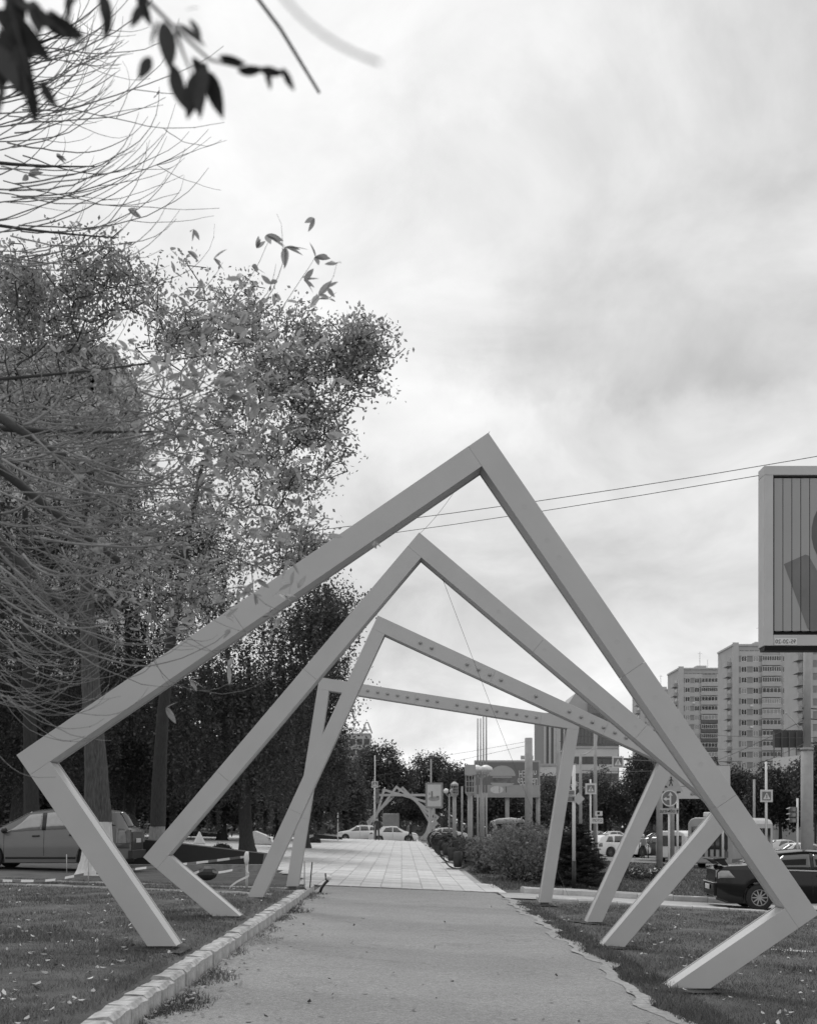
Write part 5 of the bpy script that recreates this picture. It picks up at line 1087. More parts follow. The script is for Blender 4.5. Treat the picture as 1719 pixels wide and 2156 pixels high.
o = link('lettering', text_mesh('10 т', .42), root, M_INK); o.location = (sx(1020,Y)-rx, -.04, sz(1625,Y)-rz)
for px in (1068, 1133): MB().tube([(sx(px,Y)-rx, .4, -.1), (sx(px,Y)-rx, .4, sz(1640,Y)-rz)], .16, 10).build('column', M_POSTC, root, True)
hb_('lamp_box', (1096, 1590), (1104, 1598), .1, .3, M_SIGNG); hb_('lamp_box', (1113, 1590), (1122, 1598), .1, .3, M_SIGNG)
# poster stand
Y = 74; root = sign_root('framed advertising poster stand on a leg, right of the distant arches', 913, Y, 'poster stand', None, 'poster_stand'); rx, ry, rz = root.location
hb_('frame', (895, 1647), (932, 1701), 0, .2, mat('poster_frame', .26, .5)); hb_('poster', (899, 1651), (928, 1697), -.012, -.002, mat('poster_paper', .55, .6, .08, 1))
disc('printed_bowl', 913, 1681, 12, 5, mat('print_grey', .30, .7, .3, 3), -.018); hb_('printed_bottle', (907, 1665), (910.5, 1680), -.019, -.013, mat('print_darkgrey', .2, .7)); hb_('printed_glass', (902, 1668), (905, 1673), -.019, -.013, mat('print_grey', .3)); hb_('printed_fruit', (918, 1675), (924, 1679), -.019, -.013, mat('print_darkgrey', .2))
for px in (906, 914): MB().box((sx(px,Y)-rx-.05, .05, -.05), (sx(px,Y)-rx+.05, .15, sz(1701,Y)-rz)).build('leg', M_SIGNG, root)
MB().tube([(sx(907,Y)-rx, .3, 0), (sx(907,Y)-rx, .3, sz(1597,Y)-rz)], .05, 8).build('flag_pole', M_POST, root)
# caged lanterns on concrete pillars
def pillar(label, px, Y, pycap, pytop, wpx, cage_w, extra_box=False):
    root = sign_root(label, px, Y, 'lantern pillar', 'caged lantern pillars', 'lantern_pillar'); z = root.location.z; w = pm(wpx, Y)/2; zc = sz(pycap, Y)-z; zt = sz(pytop, Y)-z; cw = pm(cage_w, Y)/2
    MB().tube([(0,0,-.1), (0,0,zc)], w, 14).build('pillar', M_POSTC, root, True); MB().lathe([(w, zc-.02), (cw*.95, zc+.12), (cw*.95, zc+.18)], 14).build('cap', M_SIGNG, root)
    cg = MB()
    for k in range(10):
        a = 2*math.pi*k/10; cg.tube([(math.cos(a)*cw, math.sin(a)*cw, zc+.12), (math.cos(a)*cw, math.sin(a)*cw, zt-.1)], .018, 4)
    for s in (.0, .33, .66, 1.0):
        zz = zc+.16+(zt-zc-.3)*s; cg.tube([(math.cos(t)*cw, math.sin(t)*cw, zz) for t in np.linspace(0, 2*math.pi, 13)], .016, 4, False)
    cg.build('cage', M_SIGNG, root); MB().lathe([(cw*.55, zc+.2), (cw*.62, zc+.5), (cw*.5, zt-.3)], 12).build('lamp', mat('lamp_dark', .1, .4), root)
    if extra_box: MB().box((-cw*1.1, -cw, zt-.12), (cw*1.1, cw, zt+.35)).build('hood', M_SIGNG, root)
    else: MB().lathe([(cw*1.05, zt-.12), (cw*1.05, zt-.06), (cw*.3, zt+.08)], 12).build('hood', M_SIGNG, root)
pillar('caged lantern on a round pillar left of the thicker one', 956, 64, 1677, 1648, 8, 16); pillar('caged lantern with box hood on the thicker round pillar', 989, 52, 1675, 1626, 11, 20, True)
# globe lamps and flag poles
def globe_lamp(label, px, Y, py, n=2, sp=13, dome=False):
    root = sign_root(label, px, Y, 'street lamp', 'twin park lamps', 'globe_lamp'); z = root.location.z; zt = sz(py, Y)-z; s = pm(sp, Y)/2
    pole_part(root, zt-.1, .06, M_POSTC)
    MB().tube([(-s,0,zt), (-s*.6,0,zt-.25), (0,0,zt-.35), (s*.6,0,zt-.25), (s,0,zt)], .03, 6).build('arms', M_SIGNG, root)
    for e in (-1, 1):
        if dome: MB().lathe([(.1, zt-.1), (.16, zt), (.36, zt+.08), (.3, zt+.24), (.12, zt+.34), (1e-4, zt+.36)], 14, (e*s, 0, 0)).build('lamp_dome', mat('lamp_white', .75, .4), root, True)
        else: MB().ball((e*s, 0, zt+.12), .2, 12, 8).build('globe', mat('lamp_white', .75, .4), root, True)
globe_lamp('twin white globe lamp behind the poster stand', 945, 88, 1668); globe_lamp('twin dome lamp in front of the burger hoarding', 1012, 56, 1625, sp=20, dome=True)
flabel = ['leftmost', 'second', 'third', 'rightmost']
for k, (px, Y, top) in enumerate([(1005, 60, 1512), (1011, 61, 1512), (1017, 57, 1500), (1023, 58, 1500)]):
    root = sign_root(flabel[k] + ' of the four tall bare flag poles before the burger hoarding', px, Y, 'flag pole', 'four bare flag poles', 'flag_pole'); z = root.location.z
    MB().tube([(0,0,-.1), (0,0,(sz(top,Y)-z)*.45)], .055, 10).build('lower_shaft', M_POSTC, root, True); MB().tube([(0,0,(sz(top,Y)-z)*.45), (0,0,sz(top,Y)-z)], [.05, .03], 8).build('upper_shaft', M_POSTC, root, True)
mast('slim_pole', 'slim pole with small box left of the thicker lantern pillar', 972, 58, 1655, .05, .05, M_POSTC)
mast('slim_pole', 'thin short pole beside the white hatchback on the left', 711, 80, 1706, .04, .04, M_SIGNW)
# black wire baskets along the plaza edge
def basket(label, px, Y):
    x = sx(px, Y); r = .50; root = thing('wire_planter', label, 'planter', (x, Y, g(x, Y)+.02), rnd.uniform(-.2, .2), 'round wire planters along the plaza'); b = MB()
    for yy in np.linspace(-.42, .42, 7): b.tube([(math.cos(t)*r, yy, r+.02+math.sin(t)*r) for t in np.linspace(0, 2*math.pi, 21)], .016, 5, False)
    b.build('wire_hoops', mat('black_wire', .03, .35), root); br_ = MB()
    for t in np.linspace(0, 2*math.pi, 9)[:-1]: br_.tube([(math.cos(t)*r, -.44, r+.02+math.sin(t)*r), (math.cos(t)*r, .44, r+.02+math.sin(t)*r)], .012, 5)
    br_.build('cross_wires', mat('black_wire', .03), root); MB().lathe([(.12, .08), (.15, .12), (.16, .62), (.13, .62)], 14).build('pot', mat('dark_pot', .035, .6), root, True)
    MB().box((-.4, -.46, 0), (.4, -.40, .04)).box((-.4, .40, 0), (.4, .46, .04)).build('feet', M_SIGNG, root)
for k, (px, Y) in enumerate([(963, 40), (950, 46), (938, 53), (928, 61), (918, 70)]): basket(['nearest', 'second', 'third', 'fourth', 'farthest'][k] + ' black round wire planter at the right plaza edge', px, Y)
# dark wedge planter on the left
Y = 33.5; x0, x1 = sx(262, Y), sx(556, Y); zt0, zt1 = sz(1762, Y), sz(1797, Y); zz0 = g(x0, Y)
root = thing('planter_wall', 'black wedge shaped stone planter wall behind the second arch', 'wall', (x0, Y, zz0)); 
MB().prism([(0, -.2), (x1-x0-.12, g(x1,Y)-zz0-.2), (x1-x0, zt1-zz0), (0, zt0-zz0)], 0, .9).build('stone_face', mat('black_granite', .012, .45, .2, 4), root)
MB().box((0, -.35, -.2), (x1-x0+.2, -.004, .09)).build('foot_kerb', mat('old_concrete', .28), root)
for (px, Y, w, h, lab) in [(435, 80, 90, 14, 'low dark wall far back on the left plaza'), (690, 84, 60, 12, 'dark sloping planter edge left of the white hatchback')]:
    x = sx(px, Y); o = MB().prism([(-pm(w,Y)/2, -.1), (pm(w,Y)/2, -.1), (pm(w,Y)/2, pm(h*.4,Y)), (-pm(w,Y)/2, pm(h,Y))], 0, .5).build('planter_wall', mat('black_granite', .012)); o.location = (x, Y, g(x, Y)); tag(o, lab, 'wall')
o = bevel(MB().prism([(-.7, 0), (.9, 0), (.75, .35), (.4, .55), (-.1, .75), (-.25, .7)], 0, .8).build('white_block', mat('white_stone', .7, .7)), .05, 2); o.location = (sx(541, 62), 62, g(sx(541, 62), 62)+.02); tag(o, 'white angular block on the plaza behind the third arch left leg', 'block')
o = MB().lathe([(.32, 0), (.30, .1), (.05, .62), (.03, .66)], 14).build('white_cone', mat('white_stone', .7), None, True); o.location = (sx(420, 60), 60, g(sx(420, 60), 60)+.02); tag(o, 'small white cone on the plaza beside the second arch', 'cone')
# barrier tape, posts, lumps near the path end
def stick(name, label, px, Y, py0, py1, r, m, lean=0.0, cat='post', group=None):
    b = at(px, py1, Y); o = MB().tube([(0,0,-.1), (lean, 0, pm(py1-py0, Y))], r, 7).build(name, m, None, True); o.location = b; return tag(o, label, cat, group)
M_TAPE = mat('tape_white', .72, .5, .05); M_TAPED = mat('tape_dark', .16, .5, .05)
def tape(label, pts, w=.05, piece=.22):
    """striped barrier tape: alternating flat strips along a path"""
    P = [Vector(p) for p in pts]; root = thing('barrier_tape', label, 'tape', P[0], 0, 'striped barrier tape on the left lawn'); acc = []
    for a, b_ in zip(P[:-1], P[1:]):
        n = max(1, int((b_-a).length/.06)); acc += [a.lerp(b_, i/n) for i in range(n)]
    acc.append(P[-1]); k = max(2, int(piece/.06)); idx = 0
    for i in range(0, len(acc)-1, k):
        seg = acc[i:i+k+1]; V = []
        for j, p in enumerate(seg):
            q = p-P[0]; tw = .5*math.sin((i+j)*.09); V += [(q.x, q.y - math.sin(tw)*w/2, q.z - math.cos(tw)*w/2), (q.x, q.y + math.sin(tw)*w/2, q.z + math.cos(tw)*w/2)]
        F = [(2*j, 2*j+1, 2*j+3, 2*j+2) for j in range(len(seg)-1)]
        if F: link('stripe', mesh_np('stripe', V, F), root, M_TAPE if idx % 2 == 0 else M_TAPED); idx += 1
def cat_(pts, n=6):
    out = []; P = [Vector(p) for p in pts]; P = [P[0]] + P + [P[-1]]
    for i in range(1, len(P)-2):
        for k in range(n):
            t = k/n; a, b_, c_, d = P[i-1], P[i], P[i+1], P[i+2]; out.append(.5*((2*b_) + (c_-a)*t + (2*a-5*b_+4*c_-d)*t*t + (3*b_-a-3*c_+d)*t**3))
    return out + [P[-2]]
tape('striped tape sagging along the ground at far left to the thin post', cat_([at(-40, 1853, 22.2), at(60, 1854, 22), at(110, 1852, 22.1), at(150, 1845, 22.2), at(186, 1838, 22.4)]))
tape('striped tape from the thin post past the second arch corner', cat_([at(186, 1838, 22.4), at(230, 1836, 22.6), at(300, 1827, 23), at(420, 1815, 23.4), at(516, 1803, 23.6)]))
tape('loose striped tape draped over the dark lump behind second arch', cat_([at(405, 1840, 23), at(436, 1829, 23.2), at(460, 1836, 23.2), at(516, 1825, 23.5)]))
tape('white tape loop falling to the kerb between the left arch legs', cat_([at(518, 1830, 23.4), at(524, 1842, 23.3), at(500, 1855, 22.8), at(484, 1868, 22.3), at(492, 1875, 22), at(540, 1877, 22), at(635, 1876, 22.2)]), piece=3)
stick('tape_post', 'thin grey post holding the tape in front of the whitewashed tree', 187, 22.4, 1805, 1868, .012, M_SIGNG); stick('tape_post', 'thin pale stake beside the crossover sill', 141, 26, 1798, 1830, .01, M_POST)
stick('tape_post', 'white stake wrapped in tape left of the third arch leg', 519, 23.6, 1792, 1862, .028, M_TAPE, .02); o = MB().ball((0,0,0), .09, 9, 6, (.6,.6,1.6)).build('tape_knot', M_TAPE, None, True); o.location = at(519, 1806, 23.55); tag(o, 'bunched white tape knot at the top of the stake', 'tape')
stick('tape_post', 'left of two thin stakes by the end of the kerb', 641, 23.4, 1812, 1872, .012, M_SIGNG); stick('tape_post', 'right and darker of two thin stakes by the end of the kerb', 651, 23.5, 1814, 1872, .013, M_TRIM, .06)
o = MB().ball((0,0,.1), .17, 10, 7, (1.25, 1, .9)).build('dark_lump', M_TRIM, None); o.location = at(436, 1848, 23.3); tag(o, 'dark rounded lump under the draped tape', 'lump')
root = thing('pipe_stub', 'bent dark pipe with pale wrapped end beside the kerb end', 'pipe', at(678, 1879, 24.3)); MB().tube([(-.05,0,0), (.0,0,.12), (.06,0,.20), (.13,0,.27)], .03, 8).build('pipe', M_TRIM, root, True); MB().ball((.14,0,.32), .06, 8, 6, (1.1,1,.9)).build('wrapped_end', M_SIGNW, root, True); MB().tube([(.08,0,.27), (.07,0,.42)], .015, 6).build('valve', M_TRIM, root)
o = MB().ball((0,0,.05), .09, 8, 6, (1,1,1.3)).build('dark_lump', M_TRIM, None); o.location = at(636, 1882, 22.6); tag(o, 'small dark lump on the kerb below the two stakes', 'lump')
# overhead wires
def W(label, a, b_, s, r=.012, name='overhead_wire'): wire(name, label, sag(a, b_, s), r, M_WIRE, 'cable', 'overhead wires')
W('upper thick cable crossing the sky to the top of the billboard', at(-200, 1190, 40), at(1900, 928, 30), .5, .011); W('lower twisted cable ending at the billboard corner', at(-200, 1215, 40), at(1600, 1000, 21.3), .40, .007)
W('trolley wire behind the third arch corner', at(1175, 1560, 60), at(1600, 1575, 75), .2, .014); W('dark trolley wire above the hung crossing sign', at(1252, 1595, 60), at(1560, 1602, 70), .1, .03); W('thin wire across the sky from the concrete post leftwards', at(640, 1620, 110), at(1112, 1560, 52), .3, .008); W('second thin wire from the concrete post leftwards', at(640, 1650, 115), at(1112, 1568, 52), .3, .008)
W('lower trolley wire left of the second arch', at(1220, 1621, 66), at(1390, 1622, 72), .05, .02); W('wire from the stepped mast towards the left', at(1697, 1512, 41), at(1380, 1640, 80), .3, .012); W('wire from the stepped mast towards the far right trees', at(1697, 1562, 41), at(1480, 1640, 100), .3, .012); W('contact wire passing behind the stepped mast', at(1480, 1546, 90), at(1760, 1552, 80), .1, .02)
# railings and flower row
root = sign_root('white picket railing behind the road works sign', 1395, 104, 'railing', None, 'railing'); z = root.location.z
for k in range(34):
    MB().box((-6+k*.36, -.03, 0), (-5.9+k*.36, .03, 1.15)).build('picket', M_SIGNW, root)
MB().box((-6, -.02, 1.0), (6.3, .02, 1.06)).box((-6, -.02, .2), (6.3, .02, .26)).build('rail', M_SIGNW, root)
r = np.random.default_rng(5)
c = np.stack([r.uniform(sx(1305, 44), sx(1400, 44), 60), r.uniform(43.4, 44.8, 60), np.zeros(60)], 1); c[:,2] = G(c[:,0], c[:,1]) + r.uniform(.1, .35, 60)
V, F = leaves_np(c, np.array([.12, .12, .1]), 26, .10, rg=r); stuff(tag(link('flower_bed', mesh_np('flower_bed', V, F), None, leafmat(.05)), 'low dark flower bed row on the right lawn', 'flowers'))
V, F = leaves_np(c[::3]+np.array([0,0,.1]), np.array([.1, .1, .05]), 5, .10, rg=r); stuff(tag(link('flower_heads', mesh_np('flower_heads', V, F), None, mat('petal', .65, .6)), 'pale blossoms above the flower bed row', 'flowers'))
# ------------------------------------------------------------------ grass, litter, overhanging twigs
def grass(name, label, xs, ys, n, zf, keep, h=.05, v=.105, parent=None):
    r = np.random.default_rng(31+n); u = r.random(n)
    y = 1/(1/ys[0] + u*(1/ys[1]-1/ys[0])); x = r.uniform(xs[0], xs[1], n); k = keep(x, y); x, y = x[k], y[k]; n = len(x)
    hh = h*r.uniform(.4, 1.4, n)*(1 + .5*np.sin(x*2.1+y*1.3)*np.sin(y*1.7)); a = r.uniform(0, 6.28, n); w = .0035*np.maximum(1, y/9); z = zf(x, y)
    lean = r.normal(0, .55, (n, 2))*hh[:,None]
    V = np.stack([np.stack([x-np.cos(a)*w, y-np.sin(a)*w, z-.01], 1), np.stack([x+np.cos(a)*w, y+np.sin(a)*w, z-.01], 1), np.stack([x+lean[:,0], y+lean[:,1], z+hh], 1)], 1).reshape(-1, 3)
    o = link(name, mesh_np(name, V, np.arange(len(V)).reshape(-1, 3)), parent, mat('grass_%.2f' % v, v, .7, .5, .8, island=.5, trans=.25)); return stuff(tag(o, label, 'grass'))
grass('lawn_grass', 'short grass of the left lawn behind the kerb', (-9, -2.1), (6.5, 26), 150000, lambda x, y: LZ(x, y), lambda x, y: (x > -.37*y - .6) & (wob(x, y, 1.3, 3) + .6*wob(x, y, 3.1, 5) + 1.1*rng.random(len(x)) > -.35), .036, .15)
grass('lawn_grass', 'short grass of the right lawn up to the side road', (2.35, 10.5), (7, 27), 150000, lambda x, y: G(x, y)-.015, lambda x, y: (x < .38*y+.6) & (y < near_y(x)-.1) & (x > edge_r(y)+.1) & (wob(x, y, 1.2, 7) + .6*wob(x, y, 2.9, 2) + 1.1*rng.random(len(x)) > -.35), .036, .16)
grass('lawn_grass', 'grass between side road and shrubs on the right', (2.3, 30), (29, 75), 90000, lambda x, y: G(x, y)-.015, lambda x, y: (y > far_y(np.minimum(x, 16))+.3) & ~in_road(x, y), .08, .12)
grass('edge_weeds', 'ragged weeds along the foot of the left kerb', (-1.86, -1.5), (6.5, 24), 14000, lambda x, y: G(x, y), lambda x, y: (x + 1.86 < .30*np.abs(np.sin(y*1.9)*np.sin(y*.7+1))*(.4+1.2*rng.random(len(x)))), .04, .10)
grass('edge_weeds', 'weeds growing over the right edge of the path', (2.1, 2.75), (6.5, 24), 14000, lambda x, y: G(x, y)+.01, lambda x, y: (x > edge_r(y)+.06), .045, .11)
# dark ground sheets painting the contact shadow round the arch feet
r = np.random.default_rng(3); M_FOOT_SHADE = mat('painted_foot_shade', .045, .95, .4, 9, .8, 40)
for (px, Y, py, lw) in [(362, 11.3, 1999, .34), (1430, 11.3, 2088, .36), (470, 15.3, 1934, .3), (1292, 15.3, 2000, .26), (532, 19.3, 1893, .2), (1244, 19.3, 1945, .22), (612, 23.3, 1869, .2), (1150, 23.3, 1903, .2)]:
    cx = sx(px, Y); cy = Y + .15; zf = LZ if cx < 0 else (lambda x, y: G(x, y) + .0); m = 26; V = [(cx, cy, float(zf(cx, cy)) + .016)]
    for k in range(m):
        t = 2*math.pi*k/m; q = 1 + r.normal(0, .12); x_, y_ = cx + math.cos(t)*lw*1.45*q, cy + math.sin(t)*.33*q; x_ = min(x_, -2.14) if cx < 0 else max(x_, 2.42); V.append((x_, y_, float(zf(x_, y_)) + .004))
    o = MB().add(V, [(0, 1+k, 1+(k+1) % m) for k in range(m)]).build('foot_shade', M_FOOT_SHADE); struct(o)
# fallen leaves
def litter(name, label, xs, ys, n, zf, keep, v, size=.05):
    r = np.random.default_rng(n); y = 1/(1/ys[0] + r.random(n)*(1/ys[1]-1/ys[0])); x = r.uniform(*xs, n); k = keep(x, y); x, y = x[k], y[k]; n = len(x)
    c = np.stack([x, y, zf(x, y) + r.uniform(.01, .045, n)], 1); a = r.normal(0, 1, (n, 3)); a[:,2] *= .3; a /= np.linalg.norm(a, axis=1)[:,None]
    b = np.cross(a, np.array([0,0,1])+r.normal(0,.25,(n,3))); b /= np.linalg.norm(b, axis=1)[:,None]; s = (size*r.uniform(.6, 1.3, n))[:,None]; up = np.cross(a, b)
    V = np.stack([c-a*s*.6, c-a*s*.15+b*s*.32+up*s*.12, c+a*s*.3+b*s*.22+up*s*.12, c+a*s*.6, c+a*s*.3-b*s*.22+up*s*.1, c-a*s*.15-b*s*.32+up*s*.1], 1).reshape(-1, 3)
    o = link(name, mesh_np(name, V, np.arange(len(V)).reshape(-1, 6)), None, mat('dry_leaf_%.2f' % v, v, .7, .3, 3, island=.4)); return stuff(tag(o, label, 'fallen leaves'))
litter('fallen_leaves', 'dry leaves scattered over the left lawn', (-8, -2.2), (6.8, 22), 900, LZ, lambda x, y: x > -.37*y-.5, .36)
litter('fallen_leaves', 'dry leaves scattered over the right lawn', (2.4, 9), (7, 24), 700, lambda x, y: G(x, y)-.01, lambda x, y: y < near_y(x)-.3, .34)
litter('fallen_leaves', 'drift of dry leaves against the foot of the left kerb', (-1.86, -1.35), (6.8, 22), 800, lambda x, y: G(x, y)-.005, lambda x, y: (x+1.86) < .5*rng.random(len(x))**2 + .02, .28, .05)

litter('fallen_leaves', 'a few dry leaves and scraps lying on the asphalt path', (-1.6, 2.2), (7, 26), 130, lambda x, y: G(x, y)-.002, lambda x, y: y > 0, .20, .045)
# twig builder for the two overhanging trees ---------------------------------------------
def leaf_mesh(name, m, fold=.12):
    """lance-shaped leaf of unit length along +x with a folded midrib and curl"""
    xs = [0, .12, .3, .5, .7, .87, 1.0]; ws = [.012, .10, .165, .175, .135, .07, .0]; V = []; F = []
    for x, w in zip(xs, ws):
        z = -.10*x*x; V += [(x, -w, z+fold*w*1.6), (x, 0, z), (x, w, z+fold*w*1.6)]
    for i in range(6): F += [(i*3, i*3+1, i*3+4, i*3+3), (i*3+1, i*3+2, i*3+5, i*3+4)]
    return mesh_np(name, V, F, True)
def place_leaf(root, me, p, d, l, roll, face=False):
    o = bpy.data.objects.new('leaf', me); COL.objects.link(o); o.parent = root
    if face:
        X = Vector(d).normalized(); Zv = Vector((0, -1, 0)); Zv = (Zv - X*Zv.dot(X)).normalized(); q = Matrix((X, Zv.cross(X), Zv)).transposed().to_quaternion() @ Euler((roll, 0, 0)).to_quaternion()
    else: q = Vector(d).to_track_quat('X', 'Z') @ Euler((roll, 0, 0)).to_quaternion()
    o.rotation_mode = 'QUATERNION'; o.rotation_quaternion = q
    o.location = Vector(p) - root.location; o.scale = (l, l, l); return o
M_TWIG = mat('twig_bark', 0.22, 0.8, 0.3, 4)
M_TWIGD = mat('bough_bark', 0.06, 0.9, 0.3, 4, .6, 20)
M_FLEAF = [mat('ash_leaf_%d' % k, v, .55, .15, 6, trans=.45) for k, v in enumerate((.36, .44, .28))]
LM = []
for m in M_FLEAF:
    me = leaf_mesh('leaf', m); me.materials.append(m); LM.append(me)
M_NLEAF = mat('shaded_leaf', .022, .6, .3, 8, trans=.06); NL = leaf_mesh('leaf', M_NLEAF); NL.materials.append(M_NLEAF)
r9 = random.Random(99)
ft = thing('overhanging_tree', 'tree reaching in from the left with arching bare twigs and sparse pale leaves', 'tree', (-5.4, 6.6, g(-5.4, 6.6)))
fo = Vector(ft.location)
MB().tube([Vector((0,0,-.1)), Vector((.05,0,1.2)), Vector((.0,.1,2.6)), Vector((.2,0,4.2)), Vector((.1,-.1,6.0))], [.26,.2,.17,.13,.08], 12).build('trunk', M_BARK, ft, True)
twigs = MB(); tips = []; nodes = MB()
def arc(px, py, Y, ang, length, curl, dY, n=14):
    """path in pixels: start, heading (degrees, + = down), length, total turn (- = up)"""
    pts = []; a = R(ang); st = length/(n-1); x, y = px, py
    for k in range(n):
        pts.append(at(x, y, Y + dY*k/(n-1))); a += R(curl)/(n-1)*(0.35 + 1.3*k/(n-1)) + R(r9.gauss(0, 3.5)); x += math.cos(a)*st + r9.gauss(0, st*.05); y += math.sin(a)*st + r9.gauss(0, st*.05)
    return pts
def add_twig(pts, r0, r1, side=True, lvl=0):
    n = len(pts); twigs.tube([p-fo for p in pts], [r0 + (r1-r0)*i/(n-1) for i in range(n)], 4 if r0 < .006 else 6, True)
    tips.append(pts)
    for p in pts[3:-1:2]:
        if r9.random() < .6: nodes.ball(p-fo, r1*1.9+.0007, 5, 3)
# boughs from the trunk to the left edge of the view
def bough(z, px, py, Y, r0, r1, px2=None, py2=None):
    a = fo + Vector((0.05, 0, z)); b = at(px, py, Y); mid = (a+b)/2 + Vector((0, 0, -.1))
    pts = bezier(a, mid, b, 10)
    if px2 is not None: pts += bezier(b, (b + at(px2, py2, Y))/2 + Vector((0,0,-.02)), at(px2, py2, Y-.2), 10)[1:]
    n = len(pts); twigs_b = MB().tube([p-fo for p in pts], [r0 + (r1-r0)*i/(n-1) for i in range(n)], 8)
    twigs_b.build('bough', M_TWIGD, ft, True)
bough(2.6, -20, 900, 6.2, .035, .005, 330, 908); bough(2.7, -10, 870, 6.0, .045, .012, 140, 960); bough(2.5, -30, 960, 6.4, .045, .014, 250, 1180)
bough(4.3, -30, 340, 6.0, .018, .003, 200, 350); bough(4.2, -30, 470, 6.2, .016, .003, 250, 500); bough(4.8, -40, 130, 6.0, .02, .003, 160, 60); bough(3.2, -30, 800, 6.1, .018, .003, 420, 750); bough(2.3, -30, 1100, 6.3, .045, .012, 160, 1300)
# upper fan against the sky
for k in range(66):
    py = r9.uniform(90, 560); ang = r9.gauss(6, 9) if py > 300 else r9.gauss(-4, 10); ln = r9.uniform(180, 470)
    add_twig(arc(r9.uniform(-60, 60), py, r9.uniform(5.4, 6.8), ang, ln, r9.uniform(-95, -20), r9.uniform(-.5, .3)), r9.uniform(.003, .0045), .0011)
for k in range(85):
    b = r9.choice(tips[:66]); q = r9.randint(3, 9); p = b[q]; px = CX + p.x/p.y*FPX; py = HZ - (p.z-CH)/p.y*FPX
    add_twig(arc(px, py, p.y, r9.gauss(-2, 22), r9.uniform(60, 190), r9.uniform(-70, -10), r9.uniform(-.15, .15), 9), .0020, .0009)
# lower dense fan: sweeping down to the right, tips turning up
n0 = len(tips)
for k in range(135):
    t = r9.random(); px, py = (r9.uniform(-70, 90) if r9.random() < .6 else r9.uniform(60, 330)), 840 + 380*t + r9.gauss(0, 50)
    ang = 8 + 34*t + r9.gauss(0, 21); ln = r9.uniform(200, 560)*(1.1-.25*t)*(1 if px < 100 else .7)
    add_twig(arc(px, py, r9.uniform(5.2, 7.2), ang, ln, -r9.uniform(30, 125)-ang*.5, r9.uniform(-.6, .6)), r9.uniform(.003, .0075), .0013)
for k in range(90):
    px, py = r9.uniform(-60, 60), r9.uniform(1120, 1480)
    add_twig(arc(px, py, r9.uniform(5.2, 6.8), r9.uniform(15, 60), r9.uniform(120, 330), -r9.uniform(60, 130), r9.uniform(-.4, .4)), .0030, .0011)
for k in range(200):
    b = r9.choice(tips[n0:n0+135]); q = r9.randint(3, 10); p = b[q]; px = CX + p.x/p.y*FPX; py = HZ - (p.z-CH)/p.y*FPX
    add_twig(arc(px, py, p.y, r9.gauss(18, 35), r9.uniform(80, 260), -r9.uniform(20, 110), r9.uniform(-.2, .2), 9), .0024, .0010)
# leafy shoots rising to the right in front of the tall tree
n1 = len(tips)
for k in range(46):
    px, py = r9.uniform(240, 560), r9.uniform(640, 1180)
    add_twig(arc(px, py, r9.uniform(5.4, 6.8), r9.gauss(-12, 25), r9.uniform(110, 230), r9.uniform(-60, 20), r9.uniform(-.3, .3), 9), .0026, .0010)
add_twig(arc(470, 660, 6.0, -48, 190, -18, .1, 9), .0024, .001); add_twig(arc(600, 700, 6.0, -60, 110, 15, .1, 9), .0024, .001); add_twig(arc(420, 620, 6.2, -55, 80, 10, .1, 9), .0022, .001)
twigs.build('twigs', M_TWIG, ft, True); nodes.build('buds', M_TWIGD, ft)
cnt = 0
def leaf_cluster(p, d, n, l0):
    global cnt
    for k in range(n):
        dd = Vector(d).normalized()*.6 + Vector((r9.gauss(0, .6), r9.gauss(0, .5), r9.gauss(-.25, .55))); place_leaf(ft, r9.choice(LM), p, dd.normalized(), l0*r9.uniform(.7, 1.25), r9.uniform(-1.2, 1.2)); cnt += 1
for b in tips[n1:]:
    for q in (4, 6, 8):
        if q < len(b) and cnt < 215: leaf_cluster(b[q], b[q]-b[q-1], r9.choice((1, 2, 2)) if q < 8 else 4, .088)
for (px, py, n, l) in [(120, 330, 5, .085), (60, 370, 4, .08), (270, 440, 5, .075), (150, 470, 3, .07), (330, 200, 2, .05), (560, 495, 4, .115), (600, 520, 5, .12), (530, 560, 2, .10), (640, 590, 5, .12), (670, 620, 4, .10), (450, 545, 3, .10),
                        (590, 1250, 4, .10), (540, 1220, 3, .10), (480, 1400, 4, .10), (350, 1490, 3, .10), (610, 1180, 4, .11), (690, 1130, 2, .10), (400, 1430, 3, .09), (500, 1240, 3, .10)]:
    p = at(px, py, 5.9); leaf_cluster(p, Vector((.6, 0, .1)), n, l*.85)
# the many smaller or overlapping leaves beyond the ones picked out above, in one mesh
base = np.array([v.co[:] for v in LM[0].vertices]); bf = np.array([p.vertices[:] for p in LM[0].polygons]); VV = []; FF = []; o_ = 0
for k in range(330):
    if k < 200: px, py = r9.gauss(470, 120), r9.gauss(900, 170)
    else: px, py = r9.uniform(120, 640), r9.uniform(700, 1330)
    c0 = at(px, py, r9.uniform(5.5, 7.0)); d0 = Vector((r9.gauss(.4, .6), r9.gauss(0, .6), r9.gauss(-.1, .5)))
    for q in range(r9.choice((2, 3, 4))):
        dd = (d0 + Vector((r9.gauss(0, .5), r9.gauss(0, .5), r9.gauss(0, .5)))).normalized(); m3 = np.array((dd.to_track_quat('X', 'Z') @ Euler((r9.uniform(-1.2, 1.2), 0, 0)).to_quaternion()).to_matrix())
        VV.append(base @ m3.T * r9.uniform(.045, .085) + np.array(c0 - fo)); FF.append(bf + o_); o_ += len(base)
stuff(link('foliage', mesh_np('foliage', np.concatenate(VV), np.concatenate(FF), True), ft, M_FLEAF[0]))
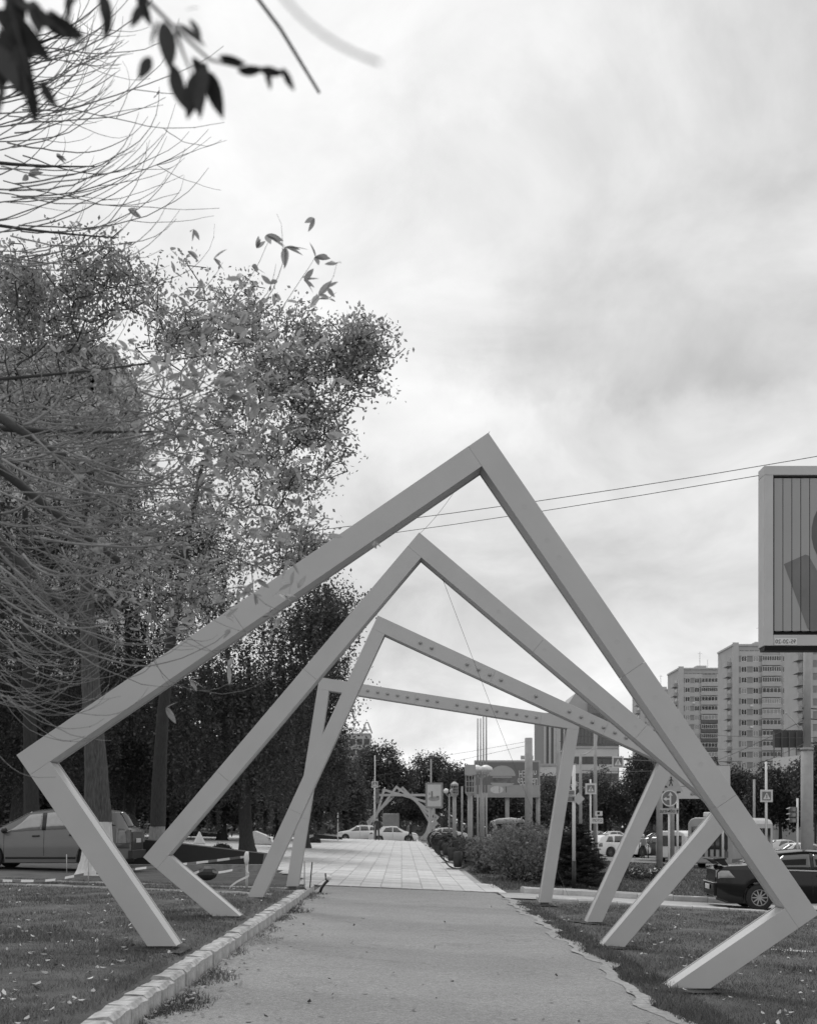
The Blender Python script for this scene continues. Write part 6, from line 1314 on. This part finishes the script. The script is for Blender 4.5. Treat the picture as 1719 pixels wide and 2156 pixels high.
# near branch right above the camera, out of focus -------------------------------------------
nb = thing('near_branch', 'out of focus dark leafy branch hanging close to the camera at top left', 'branch', at(-120, -260, 1.6)); no = Vector(nb.location)
b = MB()
def nb_tw(pts, r0, r1): 
    n = len(pts); b.tube([p-no for p in pts], [r0+(r1-r0)*i/(n-1) for i in range(n)], 6)
Yn = 1.6
main = [at(-120, -260, Yn), at(120, -120, Yn), at(300, -10, Yn), at(370, 60, Yn), at(440, 125, Yn), at(540, 150, Yn), at(600, 148, Yn)]
nb_tw(main, .0035, .0012); nb_tw([at(-120, -260, Yn), at(-20, -80, Yn), at(30, 40, Yn), at(60, 150, Yn), at(80, 190, Yn)], .004, .0012); nb_tw([at(120, -120, Yn), at(170, -20, Yn), at(120, 60, Yn)], .004, .001); nb_tw([at(370, 60, Yn), at(385, 110, Yn), at(410, 170, Yn)], .003, .001)
b.build('twigs', M_TWIGD, nb)
def nleaf(px, py, ang, lpx, roll=0.0, Y=Yn):
    a = R(ang); place_leaf(nb, NL, at(px, py, Y), (math.cos(a), r9.gauss(0, .25), -math.sin(a)), pm(lpx, Y)*1.2, r9.choice((-1,1))*roll*.9, True)
for (px, py, a, l, ro) in [(345, 45, 80, 95, .4), (370, 50, 25, 60, .6), (335, 40, 110, 50, .9), (400, 40, 60, 45, .7), (318, 120, 105, 60, .6), (362, 135, 75, 85, .5), (405, 120, 55, 75, .8), (415, 150, 100, 85, .5), (440, 150, 75, 85, .4), (430, 130, 95, 110, .6), (460, 118, 10, 50, 1.2),
                           (500, 150, 5, 50, 1.1), (545, 146, 10, 45, .8), (560, 148, 75, 35, .6), (595, 142, 60, 40, .7), (390, 22, 5, 30, .8),
                           (20, 60, 70, 100, .4), (45, 90, 95, 90, .5), (-10, 20, 40, 120, .3), (70, 0, 75, 80, .4), (35, 140, 70, 70, .4), (105, 20, 60, 70, .5), (10, 10, 60, 90, .4), (30, 30, 90, 90, .5), (0, 60, 75, 110, .5), (5, 120, 85, 80, .6), (25, 0, 20, 70, .5), (60, 25, 40, 80, .7), (90, 40, 30, 90, .6), (130, 65, 20, 60, .9), (60, 170, 85, 65, .5), (85, 170, 60, 60, .6), (215, -20, 80, 70, .6), (230, 20, 100, 50, .7), (290, -20, 70, 60, .6), (300, 10, 110, 50, .7), (40, -30, 100, 110, .4), (-15, 90, 60, 110, .4), (10, 180, 100, 60, .5), (150, -30, 100, 60, .6)]: nleaf(px, py, a, l, ro)
nb2 = thing('near_twig', 'blurred straight bare twig slanting down at the top of the picture', 'twig', at(500, -60, 2.3)); o2 = Vector(nb2.location)
MB().tube([at(500, -60, 2.3)-o2, at(590, 60, 2.3)-o2, at(672, 195, 2.3)-o2], [.0045, .004, .003], 8).build('stem', mat('twig_bark', .1), nb2, True)
nb3 = thing('near_twig', 'very blurred faint curved twig at the top centre of the picture', 'twig', at(560, -60, .8)); o3 = Vector(nb3.location)
MB().tube([p-o3 for p in bezier(at(560, -60, .8), at(640, 80, .8), at(800, 132, .8), 12)], [.0011]*12, 8).build('stem', mat('twig_bark', .1), nb3, True)
